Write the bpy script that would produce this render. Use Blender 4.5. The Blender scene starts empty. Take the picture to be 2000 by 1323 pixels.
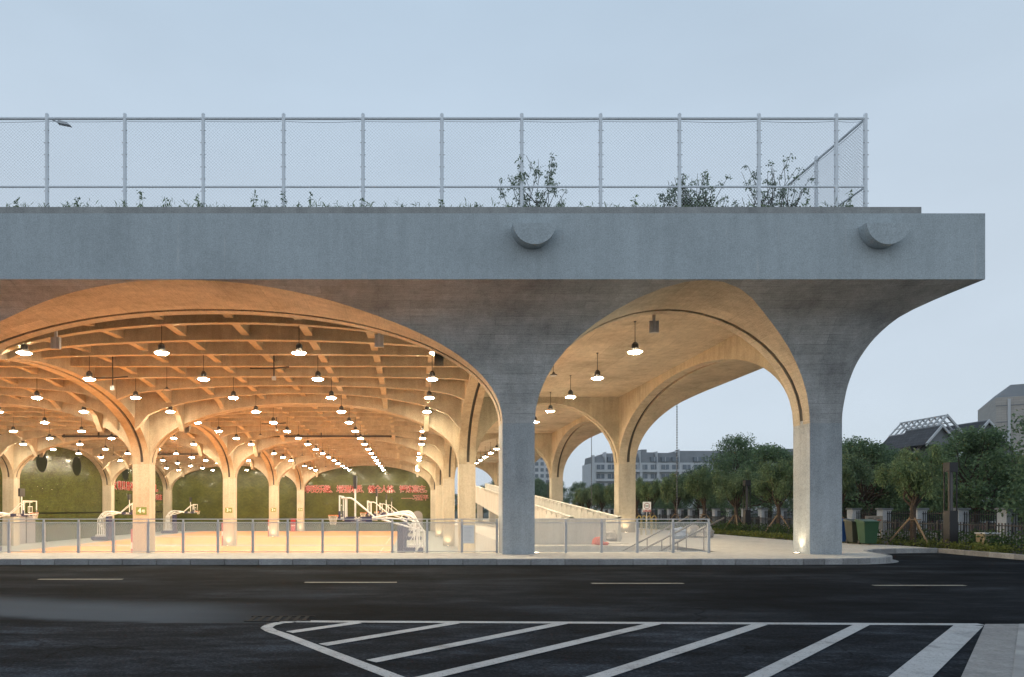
import bpy, bmesh, math, random
import numpy as np
from mathutils import Vector, Matrix
R = math.radians
random.seed(7); rng = np.random.default_rng(7)
sc = bpy.context.scene
COL = sc.collection

# ------------------------------------------------------------------ camera, sky, light, exposure
# units: metres; pavement top z = 0, camera at x = 0, y = 0, looking along +y (24 mm shift lens)
EYE = 1.46; FPX = 1333.0; PX0, PY0 = 803.0, 994.0
cam_d = bpy.data.cameras.new('camera'); cam = bpy.data.objects.new('camera', cam_d); COL.objects.link(cam)
cam.location = (0, 0, EYE); cam.rotation_euler = (R(90), 0, 0)
cam_d.sensor_width = 36; cam_d.lens = FPX * 36 / 2000
cam_d.shift_x = (1000 - PX0) / 2000; cam_d.shift_y = (PY0 - 661.5) / 2000
cam_d.clip_start = 0.1; cam_d.clip_end = 6000
sc.camera = cam

SUN_EL, SUN_ROT = 5.0, 205.0
world = bpy.data.worlds.new('World'); sc.world = world; world.use_nodes = True
wn = world.node_tree.nodes; wl = world.node_tree.links
bg = wn['Background']
sky = wn.new('ShaderNodeTexSky'); sky.sky_type = 'NISHITA'; sky.sun_disc = False
sky.sun_elevation = R(SUN_EL); sky.sun_rotation = R(SUN_ROT)
sky.air_density = 1.0; sky.dust_density = 1.0; sky.ozone_density = 3.0; sky.altitude = 0
# thin even cloud of a hazy dusk over that sky: paler towards the horizon, bluer overhead
wtc = wn.new('ShaderNodeTexCoord'); wsep = wn.new('ShaderNodeSeparateXYZ'); wl.new(wtc.outputs['Generated'], wsep.inputs[0])
wr = wn.new('ShaderNodeValToRGB'); we = wr.color_ramp.elements
we[0].position = 0.0; we[0].color = (0.71, 0.80, 0.90, 1); we[1].position = 1.0; we[1].color = (0.42, 0.555, 0.72, 1)
q = we.new(0.28); q.color = (0.69, 0.795, 0.905, 1); q = we.new(0.60); q.color = (0.55, 0.685, 0.83, 1)
wl.new(wsep.outputs[2], wr.inputs['Fac'])
wsc = wn.new('ShaderNodeVectorMath'); wsc.operation = 'SCALE'; wsc.inputs['Scale'].default_value = 10.0; wl.new(wr.outputs[0], wsc.inputs[0])
wno = wn.new('ShaderNodeTexNoise'); wno.inputs['Scale'].default_value = 2.2; wno.inputs['Detail'].default_value = 4; wno.inputs['Roughness'].default_value = 0.5
wmp = wn.new('ShaderNodeMapping'); wmp.inputs['Scale'].default_value = (1, 1, 2.6); wl.new(wtc.outputs['Generated'], wmp.inputs['Vector']); wl.new(wmp.outputs[0], wno.inputs['Vector'])
wmr = wn.new('ShaderNodeMapRange'); wmr.inputs[1].default_value = 0.25; wmr.inputs[2].default_value = 0.75; wmr.inputs[3].default_value = 9.3; wmr.inputs[4].default_value = 10.7; wl.new(wno.outputs['Fac'], wmr.inputs[0]); wl.new(wmr.outputs[0], wsc.inputs['Scale'])
mixw = wn.new('ShaderNodeMix'); mixw.data_type = 'RGBA'; mixw.inputs[0].default_value = 0.88
wl.new(sky.outputs[0], mixw.inputs[6]); wl.new(wsc.outputs[0], mixw.inputs[7])
wl.new(mixw.outputs[2], bg.inputs['Color']); bg.inputs['Strength'].default_value = 0.1

sun_d = bpy.data.lights.new('sun', 'SUN'); sun_d.energy = 0.12; sun_d.angle = R(60); sun_d.color = (1.0, 0.97, 0.94)
sun = bpy.data.objects.new('sun', sun_d); COL.objects.link(sun)
sun.rotation_euler = (R(90 - 30), 0, R(-25)); sun.location = (0, -20, 40)

sc.view_settings.view_transform = 'Standard'; sc.view_settings.look = 'None'
sc.view_settings.exposure = 0.0; sc.view_settings.gamma = 1.0; sc.view_settings.use_curve_mapping = False
sc.render.engine = 'CYCLES'
sc.cycles.max_bounces = 8; sc.cycles.diffuse_bounces = 5; sc.cycles.glossy_bounces = 3
sc.cycles.transmission_bounces = 4; sc.cycles.transparent_max_bounces = 12
sc.cycles.use_denoising = True; sc.cycles.sample_clamp_indirect = 8
sc.cycles.use_light_tree = True

# ------------------------------------------------------------------ material helpers
MATS = {}
def nodes_of(m):
    m.use_nodes = True
    return m.node_tree.nodes, m.node_tree.links
def plain(name, col, rough=0.6, metal=0.0, spec=0.5, noise=0.0, nscale=8.0, bump=0.0, bscale=40.0, alpha=1.0):
    m = bpy.data.materials.new(name); n, l = nodes_of(m); b = n['Principled BSDF']
    b.inputs['Base Color'].default_value = (*col, 1); b.inputs['Roughness'].default_value = rough
    b.inputs['Metallic'].default_value = metal; b.inputs['Specular IOR Level'].default_value = spec
    tc = n.new('ShaderNodeTexCoord')
    if noise > 0:
        t = n.new('ShaderNodeTexNoise'); t.inputs['Scale'].default_value = nscale; t.inputs['Detail'].default_value = 5
        l.new(tc.outputs['Object'], t.inputs['Vector'])
        r = n.new('ShaderNodeValToRGB')
        r.color_ramp.elements[0].position = 0.3; r.color_ramp.elements[1].position = 0.72
        r.color_ramp.elements[0].color = (*[c * (1 - noise) for c in col], 1)
        r.color_ramp.elements[1].color = (*[min(1, c * (1 + noise)) for c in col], 1)
        l.new(t.outputs['Fac'], r.inputs['Fac']); l.new(r.outputs[0], b.inputs['Base Color'])
    if bump > 0:
        t2 = n.new('ShaderNodeTexNoise'); t2.inputs['Scale'].default_value = bscale; t2.inputs['Detail'].default_value = 4
        l.new(tc.outputs['Object'], t2.inputs['Vector'])
        bp = n.new('ShaderNodeBump'); bp.inputs['Strength'].default_value = bump; bp.inputs['Distance'].default_value = 0.02
        l.new(t2.outputs['Fac'], bp.inputs['Height']); l.new(bp.outputs[0], b.inputs['Normal'])
    MATS[name] = m
    return m
def mul(n, l, a, b, fac=1.0, blend='MULTIPLY'):
    x = n.new('ShaderNodeMix'); x.data_type = 'RGBA'; x.blend_type = blend; x.inputs[0].default_value = fac
    l.new(a, x.inputs[6]); l.new(b, x.inputs[7]); return x.outputs[2]
def ramp(n, l, src, stops):
    r = n.new('ShaderNodeValToRGB'); e = r.color_ramp.elements
    while len(e) < len(stops): e.new(0.5)
    for k, (p, c) in enumerate(stops):
        e[k].position = p; e[k].color = (*c, 1) if len(c) == 3 else c
    l.new(src, r.inputs['Fac']); return r.outputs[0]
def noise(n, l, vec, scale, detail=5, rough=0.55, mapping=None):
    if mapping:
        mp = n.new('ShaderNodeMapping'); mp.inputs['Scale'].default_value = mapping; l.new(vec, mp.inputs['Vector']); vec = mp.outputs[0]
    t = n.new('ShaderNodeTexNoise'); t.inputs['Scale'].default_value = scale; t.inputs['Detail'].default_value = detail
    t.inputs['Roughness'].default_value = rough
    l.new(vec, t.inputs['Vector']); return t.outputs['Fac']

def concrete(name, base, boards=None, streaks=False, stain=0.25, rough=0.85, runs=0.16):
    """cast concrete: mottling, pores, rain streaks; boards = (length, width) of the formwork boards on the UV map"""
    m = bpy.data.materials.new(name); n, l = nodes_of(m); b = n['Principled BSDF']
    tc = n.new('ShaderNodeTexCoord'); geo = n.new('ShaderNodeNewGeometry'); P = geo.outputs['Position']
    c = ramp(n, l, noise(n, l, P, 0.55, 6, 0.6), [(0.25, [x * (1 - stain * 1.15) for x in base]), (0.5, base), (0.8, [min(1, x * (1 + stain * 0.7)) for x in base])])
    g = ramp(n, l, noise(n, l, P, 28, 4, 0.7), [(0.25, (0.70,) * 3), (0.6, (1.08,) * 3)])
    c = mul(n, l, c, g)
    v = ramp(n, l, noise(n, l, P, 1.0, 6, 0.6, (3.2, 3.2, 0.28)), [(0.3, (1 - runs,) * 3), (0.62, (1.05,) * 3)])
    c = mul(n, l, c, v)
    pores = ramp(n, l, noise(n, l, P, 60, 2, 0.5), [(0.27, (0.55,) * 3), (0.34, (1,) * 3)])
    c = mul(n, l, c, pores, 0.7)
    c = mul(n, l, c, ramp(n, l, noise(n, l, P, 7.0, 5, 0.75), [(0.3, (0.91,) * 3), (0.5, (1.0,) * 3), (0.72, (1.07,) * 3)]))
    h = noise(n, l, P, 35, 5, 0.65)
    bp = n.new('ShaderNodeBump'); bp.inputs['Strength'].default_value = 0.25; bp.inputs['Distance'].default_value = 0.012
    l.new(h, bp.inputs['Height'])
    if boards:
        br = n.new('ShaderNodeTexBrick'); br.inputs['Scale'].default_value = 1.0
        br.inputs['Brick Width'].default_value = boards[0]; br.inputs['Row Height'].default_value = boards[1]
        br.inputs['Mortar Size'].default_value = 0.008; br.inputs['Mortar Smooth'].default_value = 0.4
        br.offset = 0.37; br.inputs['Bias'].default_value = 0.0
        br.inputs['Color1'].default_value = (0.82, 0.82, 0.82, 1); br.inputs['Color2'].default_value = (1.10, 1.10, 1.10, 1)
        br.inputs['Mortar'].default_value = (0.55, 0.55, 0.55, 1)
        dn = n.new('ShaderNodeTexNoise'); dn.inputs['Scale'].default_value = 0.8; l.new(P, dn.inputs['Vector'])
        mp = n.new('ShaderNodeVectorMath'); mp.operation = 'MULTIPLY_ADD'; mp.inputs[1].default_value = (0.03, 0.03, 0)
        l.new(dn.outputs['Color'], mp.inputs[0]); l.new(tc.outputs['UV'], mp.inputs[2]); l.new(mp.outputs[0], br.inputs['Vector'])
        gr_ = ramp(n, l, noise(n, l, tc.outputs['UV'], 1.0, 6, 0.7, (1.2, 26, 1)), [(0.3, (0.80,) * 3), (0.7, (1.12,) * 3)])
        c = mul(n, l, c, gr_)
        fade = ramp(n, l, noise(n, l, P, 0.9, 3), [(0.35, (0.12,) * 3), (0.65, (1,) * 3)])
        x = n.new('ShaderNodeMix'); x.data_type = 'RGBA'; x.blend_type = 'MULTIPLY'
        l.new(fade, x.inputs[0]); l.new(c, x.inputs[6]); l.new(br.outputs['Color'], x.inputs[7]); c = x.outputs[2]
        bp2 = n.new('ShaderNodeBump'); bp2.inputs['Strength'].default_value = 0.5; bp2.inputs['Distance'].default_value = 0.01; bp2.invert = True
        l.new(br.outputs['Fac'], bp2.inputs['Height']); l.new(bp.outputs[0], bp2.inputs['Normal']); l.new(bp2.outputs[0], b.inputs['Normal'])
    else:
        l.new(bp.outputs[0], b.inputs['Normal'])
    if streaks:   # pale lime runs below the coping
        s1 = ramp(n, l, noise(n, l, P, 1.0, 4, 0.7, (4.5, 1, 0.22)), [(0.63, (0, 0, 0)), (0.74, (1, 1, 1))])
        s2 = ramp(n, l, noise(n, l, P, 2.2, 3, 0.6), [(0.45, (0, 0, 0)), (0.62, (1, 1, 1))])
        k = n.new('ShaderNodeMath'); k.operation = 'MULTIPLY'; l.new(s1, k.inputs[0]); l.new(s2, k.inputs[1])
        k2 = n.new('ShaderNodeMath'); k2.operation = 'MULTIPLY'; k2.inputs[1].default_value = 0.75; l.new(k.outputs[0], k2.inputs[0])
        x = n.new('ShaderNodeMix'); x.data_type = 'RGBA'; l.new(k2.outputs[0], x.inputs[0]); l.new(c, x.inputs[6])
        x.inputs[7].default_value = (0.62, 0.62, 0.6, 1); c = x.outputs[2]
    if name == 'kerbstone':
        oi = n.new('ShaderNodeObjectInfo'); c = mul(n, l, c, ramp(n, l, oi.outputs['Random'], [(0, (0.72,) * 3), (1, (1.2,) * 3)]))
    l.new(c, b.inputs['Base Color']); b.inputs['Roughness'].default_value = rough; b.inputs['Specular IOR Level'].default_value = 0.3
    MATS[name] = m; return m

CONC = (0.44, 0.375, 0.27)  # indoor copy of the concrete, lamp warmth put into its colour
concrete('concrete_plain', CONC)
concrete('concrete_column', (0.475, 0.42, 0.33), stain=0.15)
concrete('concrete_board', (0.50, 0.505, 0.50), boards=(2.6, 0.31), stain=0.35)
concrete('concrete_front', (0.40, 0.43, 0.45), stain=0.25)  # front copy of the same concrete, blue of the sky light put into its colour
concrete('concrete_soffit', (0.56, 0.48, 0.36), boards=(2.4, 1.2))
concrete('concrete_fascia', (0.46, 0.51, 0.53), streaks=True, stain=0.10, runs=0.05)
concrete('concrete_dark_cap', (0.36, 0.365, 0.36), streaks=True, stain=0.2)
concrete('concrete_white', (0.56, 0.545, 0.51), stain=0.1)
concrete('paving', (0.55, 0.52, 0.47), stain=0.12)
concrete('kerbstone', (0.34, 0.335, 0.33), stain=0.3)
concrete('apron', (0.27, 0.265, 0.26), stain=0.3)

def asphalt(name, base, coarse, patch=None):
    m = bpy.data.materials.new(name); n, l = nodes_of(m); b = n['Principled BSDF']
    geo = n.new('ShaderNodeNewGeometry'); P = geo.outputs['Position']
    c = ramp(n, l, noise(n, l, P, 0.5, 6, 0.65), [(0.3, [x * 0.72 for x in base]), (0.7, [x * 1.25 for x in base])])
    st = ramp(n, l, noise(n, l, P, 1.0, 5, 0.6, (0.25, 1.6, 1)), [(0.35, (0.8,) * 3), (0.65, (1.15,) * 3)])
    c = mul(n, l, c, st)
    # scuffed and patched areas, and a web of fine cracks that comes and goes
    sc_ = ramp(n, l, noise(n, l, P, 1.1 if coarse < 40 else 0.35, 8, 0.72, (0.6, 1.5, 1)), [(0.32, (0.45,) * 3), (0.5, (1.0,) * 3), (0.66, (2.5,) * 3)])
    c = mul(n, l, c, sc_)
    wv = n.new('ShaderNodeTexNoise'); wv.inputs['Scale'].default_value = 1.4; wv.inputs['Detail'].default_value = 4; l.new(P, wv.inputs['Vector'])
    wa = n.new('ShaderNodeVectorMath'); wa.operation = 'MULTIPLY_ADD'; wa.inputs[1].default_value = (0.9, 0.9, 0); l.new(wv.outputs['Color'], wa.inputs[0]); l.new(P, wa.inputs[2])
    vc = n.new('ShaderNodeTexVoronoi'); vc.feature = 'DISTANCE_TO_EDGE'; vc.inputs['Scale'].default_value = 0.45; l.new(wa.outputs[0], vc.inputs['Vector'])
    ck = ramp(n, l, vc.outputs['Distance'], [(0.0, (0.35,) * 3), (0.012, (1,) * 3)])
    ckm = ramp(n, l, noise(n, l, P, 0.3, 2), [(0.5, (0,) * 3), (0.62, (0.8,) * 3)])
    xk = n.new('ShaderNodeMix'); xk.data_type = 'RGBA'; xk.blend_type = 'MULTIPLY'; l.new(ckm, xk.inputs[0]); l.new(c, xk.inputs[6]); l.new(ck, xk.inputs[7]); c = xk.outputs[2]
    g = ramp(n, l, noise(n, l, P, coarse, 3, 0.8), [(0.35, (0.55,) * 3), (0.55, (1.0,) * 3), (0.72, (1.9,) * 3)])
    c = mul(n, l, c, g)
    if patch:     # pale dusty band left by run-off, with a shape of its own
        sep = n.new('ShaderNodeSeparateXYZ'); l.new(P, sep.inputs[0])
        def mr(src, a, b2, c2, d):
            q = n.new('ShaderNodeMapRange'); q.interpolation_type = 'SMOOTHSTEP'
            q.inputs[1].default_value = a; q.inputs[2].default_value = b2; q.inputs[3].default_value = c2; q.inputs[4].default_value = d
            l.new(src, q.inputs[0]); return q.outputs[0]
        wob = noise(n, l, P, 0.35, 4)
        ys = n.new('ShaderNodeMath'); ys.operation = 'MULTIPLY_ADD'; ys.inputs[1].default_value = 1.1
        l.new(wob, ys.inputs[0]); l.new(sep.outputs[1], ys.inputs[2])
        xs = n.new('ShaderNodeMath'); xs.operation = 'MULTIPLY_ADD'; xs.inputs[1].default_value = 0.22
        l.new(sep.outputs[0], xs.inputs[0]); l.new(ys.outputs[0], xs.inputs[2])
        f1 = mr(xs.outputs[0], 9.35, 9.75, 0, 1); f2 = mr(xs.outputs[0], 10.6, 12.0, 1, 0); f3 = mr(sep.outputs[0], -4.2, -1.2, 1, 0)
        k = n.new('ShaderNodeMath'); k.operation = 'MULTIPLY'; l.new(f1, k.inputs[0]); l.new(f2, k.inputs[1])
        k2 = n.new('ShaderNodeMath'); k2.operation = 'MULTIPLY'; l.new(k.outputs[0], k2.inputs[0]); l.new(f3, k2.inputs[1])
        k3 = n.new('ShaderNodeMath'); k3.operation = 'MULTIPLY'; k3.inputs[1].default_value = 0.75; l.new(k2.outputs[0], k3.inputs[0])
        x = n.new('ShaderNodeMix'); x.data_type = 'RGBA'; l.new(k3.outputs[0], x.inputs[0]); l.new(c, x.inputs[6])
        x.inputs[7].default_value = (*patch, 1); c = x.outputs[2]
    l.new(c, b.inputs['Base Color'])
    b.inputs['Roughness'].default_value = 0.95; b.inputs['Specular IOR Level'].default_value = 0.02
    bp = n.new('ShaderNodeBump'); bp.inputs['Strength'].default_value = 0.6; bp.inputs['Distance'].default_value = 0.01
    l.new(noise(n, l, P, coarse, 3, 0.7), bp.inputs['Height']); l.new(bp.outputs[0], b.inputs['Normal'])
    MATS[name] = m; return m
asphalt('asphalt_road', (0.0165, 0.019, 0.0225), 55, (0.125, 0.138, 0.152))
asphalt('asphalt_old', (0.023, 0.027, 0.033), 24)

def worn_paint(name, col, base=(0.04, 0.04, 0.043)):
    m = bpy.data.materials.new(name); n, l = nodes_of(m); b = n['Principled BSDF']
    geo = n.new('ShaderNodeNewGeometry'); P = geo.outputs['Position']
    f = ramp(n, l, noise(n, l, P, 40, 6, 0.8), [(0.33, base), (0.47, col)])
    v = ramp(n, l, noise(n, l, P, 2.2, 8, 0.7), [(0.30, (0.45,) * 3), (0.45, (0.9,) * 3), (0.7, (1.1,) * 3)])
    l.new(mul(n, l, f, v), b.inputs['Base Color']); b.inputs['Roughness'].default_value = 0.7
    MATS[name] = m
worn_paint('paint_white', (0.42, 0.43, 0.44)); worn_paint('paint_yellow', (0.32, 0.295, 0.235))

def tile_wall():
    m = bpy.data.materials.new('green_tile'); n, l = nodes_of(m); b = n['Principled BSDF']
    tc = n.new('ShaderNodeTexCoord'); geo = n.new('ShaderNodeNewGeometry'); P = geo.outputs['Position']
    br = n.new('ShaderNodeTexBrick'); br.inputs['Scale'].default_value = 1.0
    br.inputs['Brick Width'].default_value = 0.30; br.inputs['Row Height'].default_value = 0.15; br.inputs['Mortar Size'].default_value = 0.008
    br.inputs['Color1'].default_value = (0.046, 0.055, 0.012, 1); br.inputs['Color2'].default_value = (0.072, 0.082, 0.018, 1)
    br.inputs['Mortar'].default_value = (0.03, 0.034, 0.012, 1)
    l.new(tc.outputs['UV'], br.inputs['Vector'])
    v = ramp(n, l, noise(n, l, P, 0.7, 5), [(0.3, (0.75,) * 3), (0.7, (1.2,) * 3)])
    l.new(mul(n, l, br.outputs['Color'], v), b.inputs['Base Color'])
    b.inputs['Roughness'].default_value = 0.16; b.inputs['Specular IOR Level'].default_value = 0.22
    # every glazed tile sits at a slightly different tilt
    vt = n.new('ShaderNodeTexVoronoi'); vt.inputs['Scale'].default_value = 5.0; l.new(P, vt.inputs['Vector'])
    bp = n.new('ShaderNodeBump'); bp.inputs['Strength'].default_value = 0.5; bp.inputs['Distance'].default_value = 0.02
    l.new(vt.outputs['Color'], bp.inputs['Height'])
    bp2 = n.new('ShaderNodeBump'); bp2.inputs['Strength'].default_value = 0.6; bp2.inputs['Distance'].default_value = 0.01; bp2.invert = True
    l.new(br.outputs['Fac'], bp2.inputs['Height']); l.new(bp.outputs[0], bp2.inputs['Normal']); l.new(bp2.outputs[0], b.inputs['Normal'])
    MATS['green_tile'] = m
tile_wall()
def brick_mat(name, c1, c2, mortar, w, h):
    m = bpy.data.materials.new(name); n, l = nodes_of(m); b = n['Principled BSDF']
    tc = n.new('ShaderNodeTexCoord')
    br = n.new('ShaderNodeTexBrick'); br.inputs['Scale'].default_value = 1.0
    br.inputs['Brick Width'].default_value = w; br.inputs['Row Height'].default_value = h; br.inputs['Mortar Size'].default_value = 0.012
    br.inputs['Color1'].default_value = (*c1, 1); br.inputs['Color2'].default_value = (*c2, 1); br.inputs['Mortar'].default_value = (*mortar, 1)
    l.new(tc.outputs['UV'], br.inputs['Vector']); l.new(br.outputs['Color'], b.inputs['Base Color']); b.inputs['Roughness'].default_value = 0.85
    MATS[name] = m
brick_mat('red_brick', (0.20, 0.075, 0.06), (0.28, 0.11, 0.085), (0.2, 0.17, 0.16), 0.25, 0.075)
brick_mat('beige_block', (0.40, 0.37, 0.34), (0.45, 0.42, 0.385), (0.28, 0.26, 0.24), 1.2, 0.32)
brick_mat('roof_tile', (0.06, 0.06, 0.065), (0.09, 0.09, 0.095), (0.03, 0.03, 0.033), 0.35, 0.3)

def foliage(name, c1, c2):
    m = bpy.data.materials.new(name); n, l = nodes_of(m); b = n['Principled BSDF']
    geo = n.new('ShaderNodeNewGeometry'); oi = n.new('ShaderNodeObjectInfo')
    c = ramp(n, l, noise(n, l, geo.outputs['Position'], 1.6, 3), [(0.3, c1), (0.7, c2)])
    r = ramp(n, l, geo.outputs['Random Per Island'], [(0.0, (0.65,) * 3), (1.0, (1.3,) * 3)])
    c = mul(n, l, c, r)
    o = ramp(n, l, oi.outputs['Random'], [(0.0, (0.85, 0.85, 0.9)), (1.0, (1.12, 1.1, 1.0))])
    c = mul(n, l, c, o)
    l.new(c, b.inputs['Base Color']); b.inputs['Roughness'].default_value = 0.55; b.inputs['Specular IOR Level'].default_value = 0.3
    tr = n.new('ShaderNodeBsdfTranslucent'); l.new(c, tr.inputs['Color'])
    mx = n.new('ShaderNodeMixShader'); mx.inputs[0].default_value = 0.35
    l.new(b.outputs[0], mx.inputs[1]); l.new(tr.outputs[0], mx.inputs[2]); l.new(mx.outputs[0], n['Material Output'].inputs['Surface'])
    MATS[name] = m
foliage('leaf_willow', (0.13, 0.20, 0.10), (0.24, 0.325, 0.17))
foliage('leaf_dense', (0.10, 0.165, 0.095), (0.18, 0.26, 0.14))
foliage('leaf_roof', (0.15, 0.21, 0.13), (0.28, 0.36, 0.20))
foliage('leaf_hedge', (0.03, 0.06, 0.02), (0.07, 0.12, 0.035))
foliage('leaf_yellow', (0.10, 0.13, 0.03), (0.20, 0.22, 0.05))
plain('bark', (0.075, 0.055, 0.042), 0.9, noise=0.35, nscale=20, bump=0.4)
plain('stake_wood', (0.30, 0.21, 0.13), 0.85, noise=0.25, nscale=25)
plain('soil', (0.06, 0.048, 0.036), 0.95, noise=0.3, nscale=6, bump=0.5)
plain('ground', (0.10, 0.11, 0.08), 0.95, noise=0.25, nscale=0.2)
plain('court_orange', (0.74, 0.265, 0.03), 0.55, noise=0.06, nscale=0.8)
plain('court_grey', (0.27, 0.29, 0.27), 0.6, noise=0.08, nscale=0.8)
plain('court_line', (0.75, 0.74, 0.70), 0.6)
plain('pale_metal', (0.82, 0.86, 0.90), 0.45, metal=0.0, noise=0.05)
plain('galvanised', (0.42, 0.43, 0.44), 0.4, metal=0.4, noise=0.12, nscale=30)
plain('fence_wire', (0.50, 0.54, 0.58), 0.5)
plain('rail_grey', (0.50, 0.51, 0.53), 0.5, metal=0.1, noise=0.1, nscale=15)
plain('rail_light', (0.60, 0.60, 0.60), 0.4, metal=0.2)
plain('mesh_metal', (0.62, 0.62, 0.61), 0.5, metal=0.15)
plain('steel_brushed', (0.14, 0.13, 0.125), 0.4, metal=0.3)
plain('dark_metal', (0.035, 0.033, 0.035), 0.45, metal=0.3)
plain('lamp_body', (0.05, 0.047, 0.045), 0.45, metal=0.4)
plain('lamp_rim', (0.55, 0.54, 0.52), 0.4, metal=0.3)
plain('old_iron', (0.035, 0.032, 0.03), 0.9, spec=0.05, noise=0.3, nscale=30)
plain('black_plastic', (0.02, 0.02, 0.022), 0.4)
plain('white_paint', (0.80, 0.80, 0.79), 0.4)
plain('navy_pad', (0.025, 0.028, 0.085), 0.5, noise=0.1)
plain('rim_orange', (0.70, 0.16, 0.03), 0.4)
plain('net', (0.75, 0.72, 0.66), 0.7)
plain('sign_green', (0.17, 0.23, 0.05), 0.5)
plain('sign_red', (0.32, 0.008, 0.008), 0.45)
plain('letter_white', (0.82, 0.80, 0.76), 0.5)
plain('red_pad', (0.42, 0.05, 0.04), 0.5, noise=0.1)
plain('black_fence', (0.022, 0.024, 0.030), 0.5)
plain('stone_white', (0.55, 0.57, 0.60), 0.8, noise=0.1, nscale=12)
plain('bin_blue', (0.015, 0.07, 0.25), 0.45, noise=0.08); plain('bin_brown', (0.045, 0.05, 0.035), 0.5, noise=0.08); plain('bin_green', (0.018, 0.07, 0.03), 0.45, noise=0.08)
plain('board_beige', (0.36, 0.31, 0.25), 0.7, noise=0.1); plain('print_dark', (0.05, 0.045, 0.05), 0.7); plain('print_red', (0.4, 0.1, 0.05), 0.7)
plain('rack_yellow', (0.55, 0.42, 0.12), 0.5)
plain('boulder', (0.42, 0.39, 0.36), 0.9, noise=0.25, nscale=5, bump=0.4, bscale=12)
plain('tarp_red', (0.60, 0.10, 0.05), 0.55, noise=0.15, nscale=10); plain('tarp_blue', (0.35, 0.42, 0.55), 0.6, noise=0.1)
plain('render_white', (0.55, 0.56, 0.57), 0.8, noise=0.08, nscale=0.4)
plain('render_grey', (0.22, 0.23, 0.24), 0.8, noise=0.1, nscale=0.5)
plain('stone_bin', (0.32, 0.26, 0.17), 0.85, noise=0.3, nscale=6)
plain('chain_metal', (0.16, 0.16, 0.17), 0.5, metal=0.5)
plain('pipe_dark', (0.03, 0.027, 0.025), 0.6)
plain('window_dark', (0.035, 0.042, 0.05), 0.12)
plain('window_far', (0.16, 0.19, 0.22), 0.15)
plain('door_grey', (0.24, 0.22, 0.22), 0.5)
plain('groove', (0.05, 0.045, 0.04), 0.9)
def glass(name, tint):
    m = bpy.data.materials.new(name); n, l = nodes_of(m); n.remove(n['Principled BSDF'])
    t = n.new('ShaderNodeBsdfTransparent'); t.inputs[0].default_value = (*tint, 1); g = n.new('ShaderNodeBsdfGlossy'); g.inputs['Roughness'].default_value = 0.03
    mx = n.new('ShaderNodeMixShader'); mx.inputs[0].default_value = 0.07
    l.new(t.outputs[0], mx.inputs[1]); l.new(g.outputs[0], mx.inputs[2]); l.new(mx.outputs[0], n['Material Output'].inputs['Surface'])
    MATS[name] = m
glass('board_glass', (0.9, 0.93, 0.92)); glass('pergola_glass', (0.7, 0.78, 0.82))
LAMP_COL = (1.0, 0.86, 0.62); LAMP_E = 500.0
def emit(name, col, s):
    m = bpy.data.materials.new(name); n, l = nodes_of(m); n.remove(n['Principled BSDF'])
    e = n.new('ShaderNodeEmission'); e.inputs[0].default_value = (*col, 1); e.inputs[1].default_value = s
    l.new(e.outputs[0], n['Material Output'].inputs['Surface']); MATS[name] = m
    return m
emit('lamp_glow', LAMP_COL, LAMP_E)
emit('uplight_glow', (1.0, 0.82, 0.58), 14)

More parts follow.
